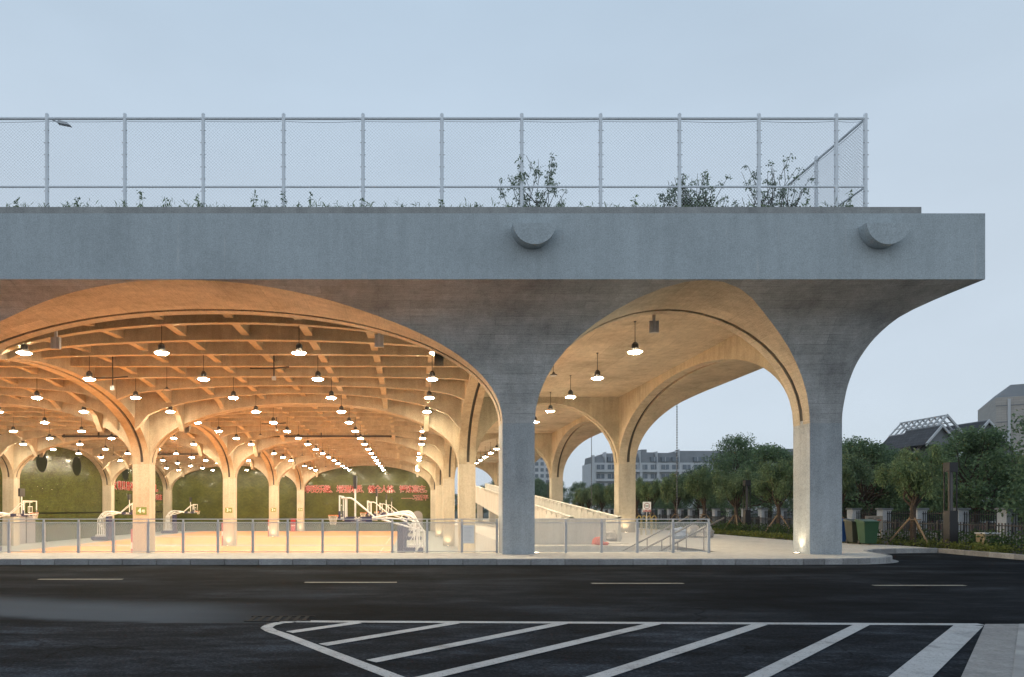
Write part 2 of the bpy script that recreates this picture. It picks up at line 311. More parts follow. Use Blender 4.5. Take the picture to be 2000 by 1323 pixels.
# ------------------------------------------------------------------ mesh helpers
class MB:
    def __init__(s): s.v = []; s.f = []; s.uv = None
    def add(s, vs, fs):
        o = len(s.v); s.v += [tuple(p) for p in vs]; s.f += [tuple(i + o for i in f) for f in fs]; return s
    def box(s, x0, x1, y0, y1, z0, z1):
        return s.add([(x0,y0,z0),(x1,y0,z0),(x1,y1,z0),(x0,y1,z0),(x0,y0,z1),(x1,y0,z1),(x1,y1,z1),(x0,y1,z1)],
                     [(0,3,2,1),(4,5,6,7),(0,1,5,4),(1,2,6,5),(2,3,7,6),(3,0,4,7)])
    def tube(s, p, q, r0, r1=None, n=6, cap=True):
        p = Vector(p); q = Vector(q); r1 = r0 if r1 is None else r1
        d = (q - p); d.normalize()
        a = d.cross(Vector((0, 0, 1))) if abs(d.z) < 0.95 else d.cross(Vector((1, 0, 0)))
        a.normalize(); b = d.cross(a); vs = []
        for c, r in ((p, r0), (q, r1)):
            for k in range(n):
                t = 2 * math.pi * k / n + math.pi / n; vs.append(c + a * (r * math.cos(t)) + b * (r * math.sin(t)))
        fs = [(k, (k + 1) % n, n + (k + 1) % n, n + k) for k in range(n)]
        if cap: fs += [tuple(range(n - 1, -1, -1)), tuple(range(n, 2 * n))]
        return s.add(vs, fs)
    def path(s, pts, r, n=6):
        for a, b in zip(pts[:-1], pts[1:]): s.tube(a, b, r, n=n)
        return s
    def lathe(s, prof, c=(0, 0, 0), n=14, cap=True):
        vs = []; fs = []
        for r, z in prof:
            for k in range(n):
                t = 2 * math.pi * k / n; vs.append((c[0] + r * math.cos(t), c[1] + r * math.sin(t), c[2] + z))
        for j in range(len(prof) - 1):
            for k in range(n): fs.append((j*n+k, j*n+(k+1)%n, (j+1)*n+(k+1)%n, (j+1)*n+k))
        if cap: fs += [tuple(range(n - 1, -1, -1)), tuple(range((len(prof)-1)*n, len(prof)*n))]
        return s.add(vs, fs)
    def prism(s, poly, z0, z1):
        n = len(poly)
        return s.add([(x, y, z0) for x, y in poly] + [(x, y, z1) for x, y in poly],
                     [tuple(range(n - 1, -1, -1)), tuple(range(n, 2 * n))] + [(k, (k+1)%n, n+(k+1)%n, n+k) for k in range(n)])
    def sweep(s, profs, closed=False, us=None):
        """quads between successive profiles, with a UV of (run, arc length)"""
        o = len(s.v); m = len(profs[0])
        if s.uv is None: s.uv = []
        run = 0.0
        for i, p in enumerate(profs):
            acc = 0.0
            if i and us is None: run += (Vector(p[m//2]) - Vector(profs[i-1][m//2])).length
            for j, q in enumerate(p):
                if j: acc += (Vector(q) - Vector(p[j-1])).length
                s.v.append(tuple(q)); s.uv.append((us[i] if us else run, acc))
        for i in range(len(profs) - 1):
            for j in range(m - 1): s.f.append((o+i*m+j, o+(i+1)*m+j, o+(i+1)*m+j+1, o+i*m+j+1))
            if closed: s.f.append((o+i*m+m-1, o+(i+1)*m+m-1, o+(i+1)*m, o+i*m))
        return s
    def mesh(s, name, mat, smooth=False, fix=True, boxuv=False, angle=None):
        me = bpy.data.meshes.new(name); me.from_pydata(s.v, [], s.f)
        if s.uv and len(s.uv) == len(s.v):
            ul = me.uv_layers.new(name='UVMap')
            idx = np.empty(len(me.loops), dtype=np.int32); me.loops.foreach_get('vertex_index', idx)
            ul.data.foreach_set('uv', np.array(s.uv, dtype=np.float32)[idx].ravel())
        if fix:
            bm = bmesh.new(); bm.from_mesh(me); bmesh.ops.recalc_face_normals(bm, faces=bm.faces)
            if boxuv:
                ul = bm.loops.layers.uv.verify()
                for f in bm.faces:
                    nn = f.normal
                    for lp in f.loops:
                        p = lp.vert.co
                        lp[ul].uv = (p.x, p.y) if abs(nn.z) > 0.8 else ((p.x, p.z) if abs(nn.y) > abs(nn.x) else (p.y, p.z))
            bm.to_mesh(me); bm.free()
        me.materials.append(MATS[mat] if isinstance(mat, str) else mat)
        if smooth:
            me.polygons.foreach_set('use_smooth', [True] * len(me.polygons))
            if angle: me.set_sharp_from_angle(angle=R(angle))
        return me
    def part(s, name, mat, parent, local=False, **k):
        """a mesh object under parent; world coordinates unless local"""
        me = s.mesh(name, mat, **k); o = bpy.data.objects.new(name, me); COL.objects.link(o)
        if parent is not None:
            o.parent = parent
            if not local:
                q = parent
                off = Vector((0, 0, 0))
                while q is not None: off += q.location; q = q.parent
                o.location = -off
        return o
def tag(o, label=None, cat=None, group=None, kind=None):
    if label: o['label'] = label
    if cat: o['category'] = cat
    if group: o['group'] = group
    if kind: o['kind'] = kind
    return o
def thing(name, label, cat, loc=(0, 0, 0), rz=0, group=None):
    o = bpy.data.objects.new(name, None); COL.objects.link(o); o.location = loc; o.rotation_euler = (0, 0, rz); o.empty_display_size = 0.2
    return tag(o, label, cat, group)
def kids(o): return [c for c in bpy.data.objects if c.parent == o]
def copy_tree(o, loc, rz=0, label=None, scale=None):
    kid = {}
    for c in bpy.data.objects:
        if c.parent: kid.setdefault(c.parent.name, []).append(c)
    def rec(a, par):
        n = a.copy(); COL.objects.link(n)
        if par is not None: n.parent = par
        for ch in kid.get(a.name, []): rec(ch, n)
        return n
    n = rec(o, None); n.location = loc; n.rotation_euler = (0, 0, rz)
    if scale: n.scale = (scale,) * 3
    if label: n['label'] = label
    return n
def struct(name, mb, mat, **k):
    return tag(mb.part(name, mat, None, **k), kind='structure')
def px(x, y, Y):
    """photo pixel at depth Y -> world point"""
    return Vector(((x - PX0) * Y / FPX, Y, EYE + (PY0 - y) * Y / FPX))
ORD = ['first', 'second', 'third', 'fourth', 'fifth', 'sixth', 'seventh', 'eighth', 'ninth', 'tenth', 'eleventh', 'twelfth', 'thirteenth', 'fourteenth', 'fifteenth', 'sixteenth', 'seventeenth', 'eighteenth', 'nineteenth', 'twentieth', 'twenty-first', 'twenty-second', 'twenty-third', 'twenty-fourth']
def text_mesh(s, size, mat, extrude=0.01, offset=0.0, align='CENTER'):
    cu = bpy.data.curves.new('t', 'FONT'); cu.body = s; cu.size = size; cu.extrude = extrude; cu.offset = offset
    cu.align_x = align; cu.align_y = 'CENTER'; cu.resolution_u = 2
    ob = bpy.data.objects.new('t', cu); COL.objects.link(ob)
    dg = bpy.context.evaluated_depsgraph_get(); me = bpy.data.meshes.new_from_object(ob.evaluated_get(dg))
    bpy.data.objects.remove(ob); bpy.data.curves.remove(cu)
    me.materials.clear(); me.materials.append(MATS[mat]); return me
def text_part(name, s, size, mat, parent, loc, rot, **k):
    o = bpy.data.objects.new(name, text_mesh(s, size, mat, **k)); COL.objects.link(o)
    o.parent = parent; o.location = loc; o.rotation_euler = rot; return o

# ------------------------------------------------------------------ the grid of the hall (all in metres)
Y0 = 21.85; BAY = 20.1; NB = 4
XL = [-36.65, -16.6, 3.44, 13.28]            # column lines
YR = [Y0 + BAY * k for k in range(NB + 1)]   # front face of the column rows
CW, CD = 1.03, 0.95                          # column width and depth
HW = CW / 2
ZS, ZC, ZB, ZT, ZF = 4.2, 7.96, 8.2, 9.3, 7.97   # spring, crown, beam underside, slab, fascia underside
FLOOR = -1.9; ROAD = -0.17
OV = 2.49; YF = Y0 - OV; XE = XL[3] + HW; XF = XE + OV; ZFT = 9.84
NEXP = 2.1
_OZ = [4.3, 5.1, 5.9, 6.61, 7.0, 7.28, 7.43, 7.55, 7.71, 7.97]
_OO = [0.0, 0.07, 0.235, 0.53, 0.79, 1.05, 1.27, 1.50, 1.84, 2.49]
_d = [(_OO[k+1] - _OO[k]) / (_OZ[k+1] - _OZ[k]) for k in range(9)]
_t = [0.0] + [2 * _d[k-1] * _d[k] / (_d[k-1] + _d[k]) for k in range(1, 9)] + [_d[8]]
def overhang(z):
    """how far the flared concrete reaches out at height z (monotone cubic through measured points)"""
    if z <= _OZ[0]: return 0.0
    k = max(q for q in range(9) if z >= _OZ[q] or q == 0); h = _OZ[k+1] - _OZ[k]; u = min(1.0, (z - _OZ[k]) / h)
    return ((1 + 2*u) * (1-u)**2 * _OO[k] + u * (1-u)**2 * h * _t[k] + u*u*(3 - 2*u) * _OO[k+1] + u*u*(u-1) * h * _t[k+1])
def arch_pts(a, n):
    out = []; e = NEXP if a > 6 else 1.98
    for k in range(n + 1):
        t = -math.pi / 2 + math.pi * k / n
        s = a * math.copysign(abs(math.sin(t)) ** (2 / e), math.sin(t)); out.append((s, ZS + (ZC - ZS) * max(0.0, math.cos(t)) ** (2 / e)))
    return out
def drop(u):
    s = max(0.0, 10.03 - u); q = min(1.0, s / 9.51)
    return (ZC - ZS) * (1 - (1 - q ** NEXP) ** (1 / NEXP))

# ------------------------------------------------------------------ ground, road, pavement
PIT = [(-37.45, 3.95, 22.75, 103.35), (3.95, 10.36, 23.1, 26.8)]      # sunken court and stairwell (x0,x1,y0,y1)
def in_pit(x, y): return any(a < x < b and c < y < d for a, b, c, d in PIT)
def sheet(xs, ys, z, skip):
    m = MB()
    for i in range(len(xs) - 1):
        for j in range(len(ys) - 1):
            if not skip((xs[i] + xs[i+1]) / 2, (ys[j] + ys[j+1]) / 2):
                m.add([(xs[i], ys[j], z), (xs[i+1], ys[j], z), (xs[i+1], ys[j+1], z), (xs[i], ys[j+1], z)], [(0, 1, 2, 3)])
    bm = bmesh.new(); 
    return m
struct('ground', sheet([-600, -37.45, 3.95, 10.36, 700], [-150, 22.75, 23.1, 26.8, 103.35, 1100], -0.20, in_pit), 'ground')
# road sheet reaches 0.3 m under the kerb
road = MB().add([(-90, 9.72, ROAD), (19.45, 9.72, ROAD), (19.45, 25.1, ROAD), (16.6, 25.1, ROAD), (13.6, 20.3, ROAD), (-90, 20.3, ROAD)], [(0, 1, 2, 3, 4, 5)])
struct('road', road, 'asphalt_road')
lot = MB().add([(-90, -20, ROAD), (19.45, -20, ROAD), (19.45, 9.72, ROAD), (-90, 9.72, ROAD)], [(0, 1, 2, 3)])
struct('parking_lot', lot, 'asphalt_old')
ap = MB().add([(8.09, 9.62, ROAD + 0.006), (3.3, 4.4, ROAD + 0.006), (19.4, 4.4, ROAD + 0.006), (19.4, 9.62, ROAD + 0.006)], [(0, 1, 2, 3)])
apron = struct('concrete_apron', ap, 'apron')
ap2 = MB().add([(8.55, 9.60, ROAD + 0.012), (3.8, 4.4, ROAD + 0.012), (19.39, 4.4, ROAD + 0.012), (19.39, 9.60, ROAD + 0.012)], [(0, 1, 2, 3)])
plain('apron_light', (0.30, 0.295, 0.29), 0.85, noise=0.25, nscale=2.5)
ap2.part('inner_slab', 'apron_light', apron)

# kerb path: straight, then the rounded nose and on to the planting bed
kp = [(-46, 19.84), (11.4, 19.84)]
for k in range(1, 13):
    t = k / 12; p0, p1, p2, p3 = Vector((11.4, 19.84)), Vector((14.1, 19.9)), Vector((15.05, 20.7)), Vector((15.4, 22.4))
    kp.append(tuple(p0*(1-t)**3 + p1*3*t*(1-t)**2 + p2*3*t*t*(1-t) + p3*t**3))
for k in range(1, 9):
    t = k / 8; p0, p1, p2, p3 = Vector((15.4, 22.4)), Vector((15.7, 24.2)), Vector((16.8, 25.15)), Vector((19.45, 25.2))
    kp.append(tuple(p0*(1-t)**3 + p1*3*t*(1-t)**2 + p2*3*t*t*(1-t) + p3*t**3))
kp_all = kp + [(19.45, 24.0), (19.45, 6.0)]
inner = [(x, y + 0.13) if y < 19.9 else (x - 0.10, y + 0.09) for x, y in kp]
pave = MB()
front_poly = inner + [(19.45, 26.8), (10.36, 26.8), (10.36, 23.1), (3.95, 23.1), (3.95, 22.75), (-46, 22.75)]
pave.add([(x, y, 0.0) for x, y in front_poly], [tuple(range(len(front_poly)))])
pave.add([(3.95, 26.8, 0), (19.45, 26.8, 0), (17.6, 31, 0), (17.0, 104, 0), (3.95, 104, 0)], [(0, 1, 2, 3, 4)])
pavement = struct('pavement', pave, 'paving')
acc = 0; seg = []
for a, b in zip(kp_all[:-1], kp_all[1:]):
    a = Vector(a); b = Vector(b); L = (b - a).length; nst = max(1, round(L / 0.99))
    for k in range(nst): seg.append((a + (b - a) * k / nst, a + (b - a) * (k + 1) / nst))
kcache = {}
for i, (a, b) in enumerate(seg):
    L = round((b - a).length, 3)
    if L not in kcache:
        kcache[L] = MB().add([(0.009, 0, -0.3), (L-0.009, 0, -0.3), (L-0.009, 0.13, -0.3), (0.009, 0.13, -0.3),
                              (0.009, 0, -0.015), (L-0.009, 0, -0.015), (0.009, 0.015, 0.003), (L-0.009, 0.015, 0.003), (L-0.009, 0.13, 0.003), (0.009, 0.13, 0.003)],
                             [(0,1,5,4), (4,5,7,6), (6,7,8,9), (3,2,8,9), (0,4,6,9,3), (1,5,7,8,2)]).mesh('kerb_stone', 'kerbstone')
    o = bpy.data.objects.new('kerb_stone', kcache[L]); COL.objects.link(o); o.parent = pavement
    o.location = (a.x, a.y, random.uniform(-0.004, 0.004)); o.rotation_euler = (0, 0, math.atan2(b.y - a.y, b.x - a.x))
# pale concrete gutter round the nose
gut = MB(); g = [p for p in kp if p[0] > 9]
og = [Vector((x, y)) for x, y in g]
prof = []
for i, p in enumerate(og):
    d = (og[min(i+1, len(og)-1)] - og[max(i-1, 0)]).normalized(); nrm = Vector((d.y, -d.x)); w = 0.16 * min(1, i / 3)
    prof.append([(p.x, p.y, ROAD + 0.008), (p.x + nrm.x * w, p.y + nrm.y * w, ROAD + 0.008)])
gut.sweep(prof); struct('gutter', gut, 'kerbstone')

# road paint
def gp(x, y, z=ROAD):
    Y = FPX * (EYE - z) / (y - PY0); return Vector(((x - PX0) * Y / FPX, Y))
def stripe(m, p, q, w, z, w2=None):
    d = (q - p).normalized(); nn = Vector((-d.y, d.x)); w2 = w if w2 is None else w2
    m.add([(*(p + nn * w / 2), z), (*(p - nn * w / 2), z), (*(q - nn * w2 / 2), z), (*(q + nn * w2 / 2), z)], [(0, 1, 2, 3)])
for k, (xa, xb, y) in enumerate(((75, 240, 1132), (595, 775, 1138), (1155, 1335, 1140), (1705, 1885, 1144))):
    m = MB(); stripe(m, gp(xa, y), gp(xb, y), 0.14, ROAD + 0.005)
    tag(m.part('lane_dash', 'paint_yellow', None), ['yellow lane dash at the left end of the road', 'yellow lane dash in front of the hall railing', 'yellow lane dash in front of the small arch', 'yellow lane dash near the rounded kerb corner'][k], 'road marking', 'yellow dashes along the road')
zp = ROAD + 0.005
hz = thing('hatched_bay', 'white hatched no parking zone painted on the dark asphalt', 'road marking', (2, 8, ROAD))
m = MB()
nose = [gp(575, 1214.5), gp(548, 1217), gp(528, 1221.5), gp(520, 1227), gp(530, 1233), gp(552, 1240), gp(770, 1323), gp(900, 1373)]
rim_pts = [gp(1918, 1220.5)] + nose
for a, b in zip(rim_pts[:-1], rim_pts[1:]): stripe(m, a, b, 0.16, zp)
m.part('outline', 'paint_white', hz)
m = MB(); stripe(m, gp(1893, 1222), gp(1779, 1323), 0.30, zp + 0.003); stripe(m, gp(1779, 1323), gp(1730, 1368), 0.30, zp + 0.003); m.part('end_line', 'paint_white', hz)
for a, b in (((700, 1217), (565, 1236)), ((890, 1217.5), (630, 1261)), ((1100, 1218), (725, 1293)), ((1280, 1219), (790, 1335)), ((1487, 1220), (1100, 1346)), ((1685, 1220.5), (1395, 1366))):
    m = MB(); stripe(m, gp(*a), gp(*b), 0.17, zp + 0.003); m.part('stripe', 'paint_white', hz)
# drain grate
gr = thing('drain_grate', 'iron drain grate set in the asphalt left of the hatched zone', 'grate', (*gp(545, 1209), ROAD))
m = MB(); c = gp(545, 1209)
for k in range(7): m.box(c.x - 0.42 + k * 0.13, c.x - 0.36 + k * 0.13, c.y - 0.2, c.y + 0.2, ROAD - 0.02, ROAD + 0.006)
m.part('bars', 'old_iron', gr)
m = MB().box(c.x - 0.46, c.x + 0.50, c.y - 0.25, c.y - 0.2, ROAD - 0.02, ROAD + 0.008).box(c.x - 0.46, c.x + 0.50, c.y + 0.2, c.y + 0.25, ROAD - 0.02, ROAD + 0.008)
m.part('frame', 'old_iron', gr)

# sunken court
cf = MB().box(-37.45, 10.4, 22.7, 103.4, FLOOR - 0.3, FLOOR); court = struct('court_floor', cf, 'court_grey')
for k in range(NB):
    ya, yb = YR[k] + CD + 0.75, YR[k+1] - 0.75
    MB().add([(-31.2, ya, FLOOR+0.004), (-1.6, ya, FLOOR+0.004), (-1.6, yb, FLOOR+0.004), (-31.2, yb, FLOOR+0.004)], [(0,1,2,3)]).part('court_surface', 'court_orange', court)
    m = MB(); yc = (ya + yb) / 2; z = FLOOR + 0.008
    A, B = Vector((-30.4, yc - 7.5)), Vector((-2.4, yc + 7.5))
    for p, q in (((A.x, A.y), (B.x, A.y)), ((A.x, B.y), (B.x, B.y)), ((A.x, A.y), (A.x, B.y)), ((B.x, A.y), (B.x, B.y)), ((-16.4, A.y), (-16.4, B.y))):
        stripe(m, Vector(p), Vector(q), 0.06, z + 0.0005 * len(m.f))
    m.part('court_line', 'court_line', court)
# retaining walls round the pit
rw = MB().box(-37.6, 3.95, 22.6, 22.75, FLOOR, -0.004).box(3.95, 10.5, 22.95, 23.1, FLOOR, -0.004).box(3.95, 10.5, 26.8, 26.95, FLOOR, -0.004).box(3.95, 4.1, 26.95, 103.4, FLOOR, -0.006)
struct('retaining_wall', rw, 'concrete_white')
st = thing('stair', 'wide concrete stair going down to the sunken court behind the short railing', 'stair', (8.5, 25, FLOOR))
nst = 12
for k in range(nst):
    x1 = 10.36 - k * 0.305; z = -(k + 1) * 1.9 / (nst + 1)
    MB().box(x1 - 0.305, x1 - 0.001, 23.102, 26.798, FLOOR + 0.002, z).part('step', 'paving', st)

# ------------------------------------------------------------------ the concrete hall
hall = thing('concrete_hall', 'long grey concrete hall with wide arches and deep overhanging fascia', 'building', (-6.6, Y0, 0))
GM, GW, GD = 0.37, 0.17, 0.13          # the shadow groove in every arch soffit
def arch_profile(z, th, cove=False, K=14):
    p = [(-th, ZT), (-th, z), (-GM - GW, z), (-GM - GW, z + GD), (-GM, z + GD), (-GM, z)]
    if cove:
        p.append((overhang(z), z)); p += [(overhang(z + (ZF - z) * k / K), z + (ZF - z) * k / K) for k in range(1, K + 1)]
    else: p += [(0, z), (0, ZT)]
    return p
def arch_part(name, c0, c1, base, axis, cove, mat, nseg):
    """arch between column faces c0..c1; axis 'x': span along x, outward = -y from y=base; 'y': span along y, outward = +x from x=base"""
    a = (c1 - c0) / 2; mid = (c0 + c1) / 2; th = CD if axis == 'x' else CW
    def put(s, v, z): return (mid + s, base - v, z) if axis == 'x' else (base + v, mid + s, z)
    pts = arch_pts(a, nseg)
    profs = [[put(s, v, z) for v, z in arch_profile(z0, th, cove)] for s, z0 in pts]
    # soffit with its groove
    so = MB(); so.sweep([p[1:7] for p in profs])
    so.uv = [(v, u) for u, v in so.uv]
    o = so.part(name, mat[1], hall, smooth=True, angle=40)
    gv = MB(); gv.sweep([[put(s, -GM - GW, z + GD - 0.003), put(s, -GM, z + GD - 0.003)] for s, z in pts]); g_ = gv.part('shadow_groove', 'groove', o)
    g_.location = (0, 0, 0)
    w = MB(); w.sweep([p[0:2] for p in profs]); w2 = w.part('spandrel', 'concrete_plain', hall)
    if cove:
        c = MB(); us = [(put(s, 0, 0)[0] if axis == 'x' else put(s, 0, 0)[1]) for s, z in pts]
        c.sweep([[q for q in reversed(p[6:])] for p in profs], us=us); c.part('flared_spandrel', mat[0], hall, smooth=True, angle=25)
    else:
        w = MB(); w.sweep([p[6:8] for p in profs]); w.part('spandrel', 'concrete_plain', hall)
M_EXT = ('concrete_board', 'concrete_soffit')
xs_c = lambda i: (XL[i] + HW, XL[i+1] - HW)
for i in range(3):
    n = 24 if i == 2 else 56
    for k in range(NB + 1):
        arch_part('arch', *xs_c(i), YR[k], 'x', k == 0, M_EXT if k == 0 else ('', 'concrete_plain'), n if k == 0 else n // 2 + 4)
for i in range(4):
    for k in range(NB):
        c0, c1 = YR[k] + CD, YR[k+1]
        if i == 3: arch_part('arch', c0, c1, XE, 'y', True, M_EXT, 44)
        else: arch_part('arch', c0, c1, XL[i] + HW, 'y', False, ('', 'concrete_plain'), 32)
# columns
K = 22
zk = [ZS + (ZF - ZS) * k / K for k in range(K + 1)]
for i in range(4):
    for k in range(NB + 1):
        x, y = XL[i], YR[k]; low = -0.25 if i == 3 else FLOOR - 0.1
        m = MB(); c = 0.02
        m.box(x - HW, x + HW, y, y + CD, low, ZT)
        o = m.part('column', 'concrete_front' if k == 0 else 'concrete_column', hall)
        if k == 0:
            h = MB(); h.sweep([[(xx, y - overhang(z), z) for z in reversed(zk)] for xx in (x - HW, x + HW)], us=[x - HW, x + HW])
            h_ = h.part('flared_head', 'concrete_board', o, smooth=True); h_.location = (0, 0, 0)
        if i == 3:
            h = MB(); h.sweep([[(x + HW + overhang(z), yy, z) for z in reversed(zk)] for yy in (y, y + CD)], us=[y, y + CD])
            h_ = h.part('flared_head', 'concrete_board', o, smooth=True); h_.location = (0, 0, 0)
        if k == 0 and i == 3:      # mitred corner
            h = MB(); h.sweep([[(XE + overhang(z) * t, Y0 - overhang(z), z) for z in reversed(zk)] for t in (0, .5, 1)], us=[XE, XE + 1.2, XE + 2.5])
            h_ = h.part('mitred_corner', 'concrete_board', o, smooth=True); h_.location = (0, 0, 0)
            h = MB(); h.sweep([[(XE + overhang(z), Y0 - overhang(z) * t, z) for z in reversed(zk)] for t in (1, .5, 0)], us=[Y0 - 2.5, Y0 - 1.2, Y0])
            h_ = h.part('mitred_corner', 'concrete_board', o, smooth=True); h_.location = (0, 0, 0)
# coffered ceiling: one bay of beams and ribs, shared by all large bays
def beam_mesh(axis, j):
    m = MB(); off = 0.0 if axis == 'x' else 0.17; bw = 0.14 if axis == 'x' else 0.15
    L = 20.03 if axis == 'x' else BAY; half = HW if axis == 'x' else CD / 2
    other = 2.5125 * j if axis == 'x' else 2.504 * j
    w_other = BAY if axis == 'x' else 20.03
    v = min(other, w_other - other)
    profs = []
    for k in range(25):
        s = half - 0.02 + (L - 2 * half + 0.04) * k / 24; u = min(s, L - s)
        zb = ZB + off - 0.42 * drop(u) * drop(v)
        pr = [(-bw, ZT), (-bw, zb), (bw, zb), (bw, ZT)]
        profs.append([(s, other + a, z) if axis == 'x' else (other + a, s, z) for a, z in pr])
    m.sweep(profs); return m.mesh('ceiling_beam' if axis == 'x' else 'ceiling_rib', 'concrete_plain')
BM = {(ax, j): beam_mesh(ax, j) for ax in 'xy' for j in range(1, 8)}
for i in range(2):
    for k in range(NB):
        for (ax, j), me in BM.items():
            o = bpy.data.objects.new('ceiling_beam' if ax == 'x' else 'ceiling_rib', me); COL.objects.link(o); o.parent = hall
            o.location = Vector((XL[i], YR[k] + CD / 2, 0)) - hall.location
MB().box(-37.6, XL[2], Y0 + 0.4, 104, ZT - 0.02, ZFT - 0.05).part('roof_slab', 'concrete_plain', hall)
al = MB()
al.add([(XL[2], Y0 + 0.3, 8.32), (XE - 0.5, Y0 + 0.3, 8.32), (XE - 0.5, 104, 8.32), (XL[2], 104, 8.32)], [(0, 1, 2, 3)])
al.uv = [(v[1], v[0]) for v in al.v]
al.part('aisle_ceiling', 'concrete_soffit', hall)
MB().box(XL[2], XF - 0.35, Y0 - 1.9, 104, 8.6, ZFT - 0.05).part('roof_slab', 'concrete_plain', hall)
MB().box(-40, XL[2], YF + 0.4, Y0 + 0.4, 8.6, ZFT - 0.05).part('roof_slab', 'concrete_plain', hall)
fa = MB().box(-40, XF, YF, YF + 0.42, ZF, ZFT).box(XF - 0.42, XF, YF + 0.42, 104, ZF, ZFT)
fascia = fa.part('fascia', 'concrete_fascia', hall)
US = 1.035; ZU = 10.48
up = MB().box(-40, XF - US, YF + US, YF + US + 0.3, ZFT - 0.06, ZU).box(XF - US - 0.3, XF - US, YF + US + 0.3, 104, ZFT - 0.06, ZU)
up.part('roof_upstand', 'concrete_dark_cap', hall)
MB().box(-40, XF - US - 0.3, YF + US + 0.3, 104, ZFT - 0.04, 10.2).part('roof_soil', 'soil', hall)
# half-round rain spouts
def spout(c, axis):
    m = MB(); rr = 0.60; prof = []
    L = 0.38
    for d in (0, L):
        p = [(-rr, 0.0)] + [(rr * math.cos(math.pi + math.pi * k / 18), rr * math.sin(math.pi + math.pi * k / 18)) for k in range(1, 18)] + [(rr, 0.0)]
        prof.append([(c[0] + a, c[1] - d, c[2] + b) if axis == 'x' else (c[0] + d, c[1] + a, c[2] + b) for a, b in p])
    m.sweep(prof, closed=True)
    n = len(prof[0]); m.f.append(tuple(range(n, 2 * n)))
    m.uv = None
    return m.part('rain_spout', 'concrete_fascia', hall, smooth=True, angle=40)
for x in (XL[1], XL[2], XL[3]): spout((x, YF + 0.003, 9.42), 'x')
for k in range(1, NB + 1): spout((XF - 0.003, YR[k] + CD / 2, 9.42), 'y')
for k in range(1, 4):
    m = MB(); x = XF + 0.24; y = YR[k] + CD / 2; z = 8.85
    while z > 0.1: 
        m.lathe([(0.012, 0), (0.045, 0.06), (0.045, 0.10), (0.012, 0.13)], (x, y, z), 6); z -= 0.16
    m.tube((x, y, 0), (x, y, 8.95), 0.012, n=4)
    tag(m.part('rain_chain', 'chain_metal', None), ['dark rain chain hanging in the nearest side arch opening', 'dark rain chain seen through the second side arch', 'farthest dark rain chain, in the third side arch'][k-1], 'rain chain', 'rain chains along the side eaves')

# green tile walls
gw = thing('tiled_wall', 'glossy green tiled wall at the far end of the courts', 'wall', (-16.6, YR[4] + CD + 0.15, FLOOR))
ya = YR[4] + CD + 0.02
w = MB().box(-37.6, 4.0, ya, ya + 0.3, FLOOR, 9.28); w.part('tile_face', 'green_tile', gw, boxuv=True)
m = MB(); pts = [(-0.8, FLOOR)] + [(0.8 * math.cos(math.pi - math.pi * k / 10), 0.35 + 0.8 * math.sin(math.pi - math.pi * k / 10)) for k in range(11)] + [(0.8, FLOOR)]
m.add([(0.95 + a, ya - 0.03, b) for a, b in pts], [tuple(range(len(pts)))]); m.part('arched_door', 'door_grey', gw)
lw = thing('tiled_wall', 'glossy green tiled wall with round vents along the left of the courts', 'wall', (-37.3, 62, FLOOR))
xw = XL[0] - HW - 0.02
w = MB().box(xw - 0.3, xw, Y0 + 0.9, ya - 0.02, FLOOR, 9.28); w.part('tile_face', 'green_tile', lw, boxuv=True)
plain('tile_dark', (0.012, 0.014, 0.006), 0.9, spec=0.05)
MB().box(xw, xw + 0.03, Y0 + 1, ya - 0.1, 0.95, 1.10).part('recess_band', 'tile_dark', lw)
for k in range(1, NB):
    for dy in (6.2, 13.4):
        yy = YR[k] + CD + dy - 0.6; m = MB(); n = 20
        m.add([(xw + 0.02, yy + 1.1 * math.cos(2*math.pi*t/n), 6.2 + 1.1 * math.sin(2*math.pi*t/n)) for t in range(n)], [tuple(range(n))]); v_ = m.part('round_vent', 'tile_dark', lw)
        m = MB(); m.sweep([[(xw + 0.08, yy + r_ * math.cos(2*math.pi*t/n), 6.2 + r_ * math.sin(2*math.pi*t/n)) for r_ in (1.08, 1.2)] for t in range(n + 1)]); q = m.part('vent_rim', 'green_tile', v_); q.location = (0, 0, 0)
for yy in (YR[2] + 2.2, YR[2] + 3.9):
    MB().box(xw, xw + 0.05, yy, yy + 1.5, FLOOR, 0.75).part('steel_door', 'door_grey', lw)

# lettering
def slogan(name, label, s, size, pitch, start, direction, z, rot, line2=None, l2_start=None, l2_pitch=None, l2_size=None):
    t = thing(name, label, 'lettering', (start[0], start[1], z))
    def line(s, size, pitch, p0, z, sq):
        for k, ch in enumerate(s):
            if ch == ' ': continue
            p = Vector(p0) + Vector(direction) * (pitch * k)
            o = text_part('character', ch, size, 'sign_red', t, (p.x - start[0], p.y - start[1], 0), rot, extrude=0.03, offset=0.004 * size)
            w_ = text_part('outline', ch, size, 'letter_white', o, (0, 0, -0.045), (0, 0, 0), extrude=0.02, offset=0.020 * size)
            o.location.z = z - t.location.z
            o.scale = (sq, 1, 1)
    line(s, size, pitch, start, z, 0.92)
    if line2: line(line2, l2_size, l2_pitch, l2_start, z - 1.27, 0.95)
    return t
fy = ya - 0.10
X_of = lambda p, Y: (p - PX0) * Y / FPX
x0, x1 = X_of(602, fy), X_of(829, fy)
txt = '享受乐趣、增强体质、健全人格、锤炼意志。'
slogan('wall_slogan', 'long line of red characters with white edges on the far green wall', txt, 1.24, (x1 - x0) / (len(txt) - 1.6), (x0, fy), (1, 0), 4.35, (R(90), 0, 0),
       '——习近平', (X_of(790, fy), fy), 0.80, 0.92)
fx = xw + 0.10
Yat = lambda p: FPX * fx / (p - PX0)
ys0 = Yat(225); 
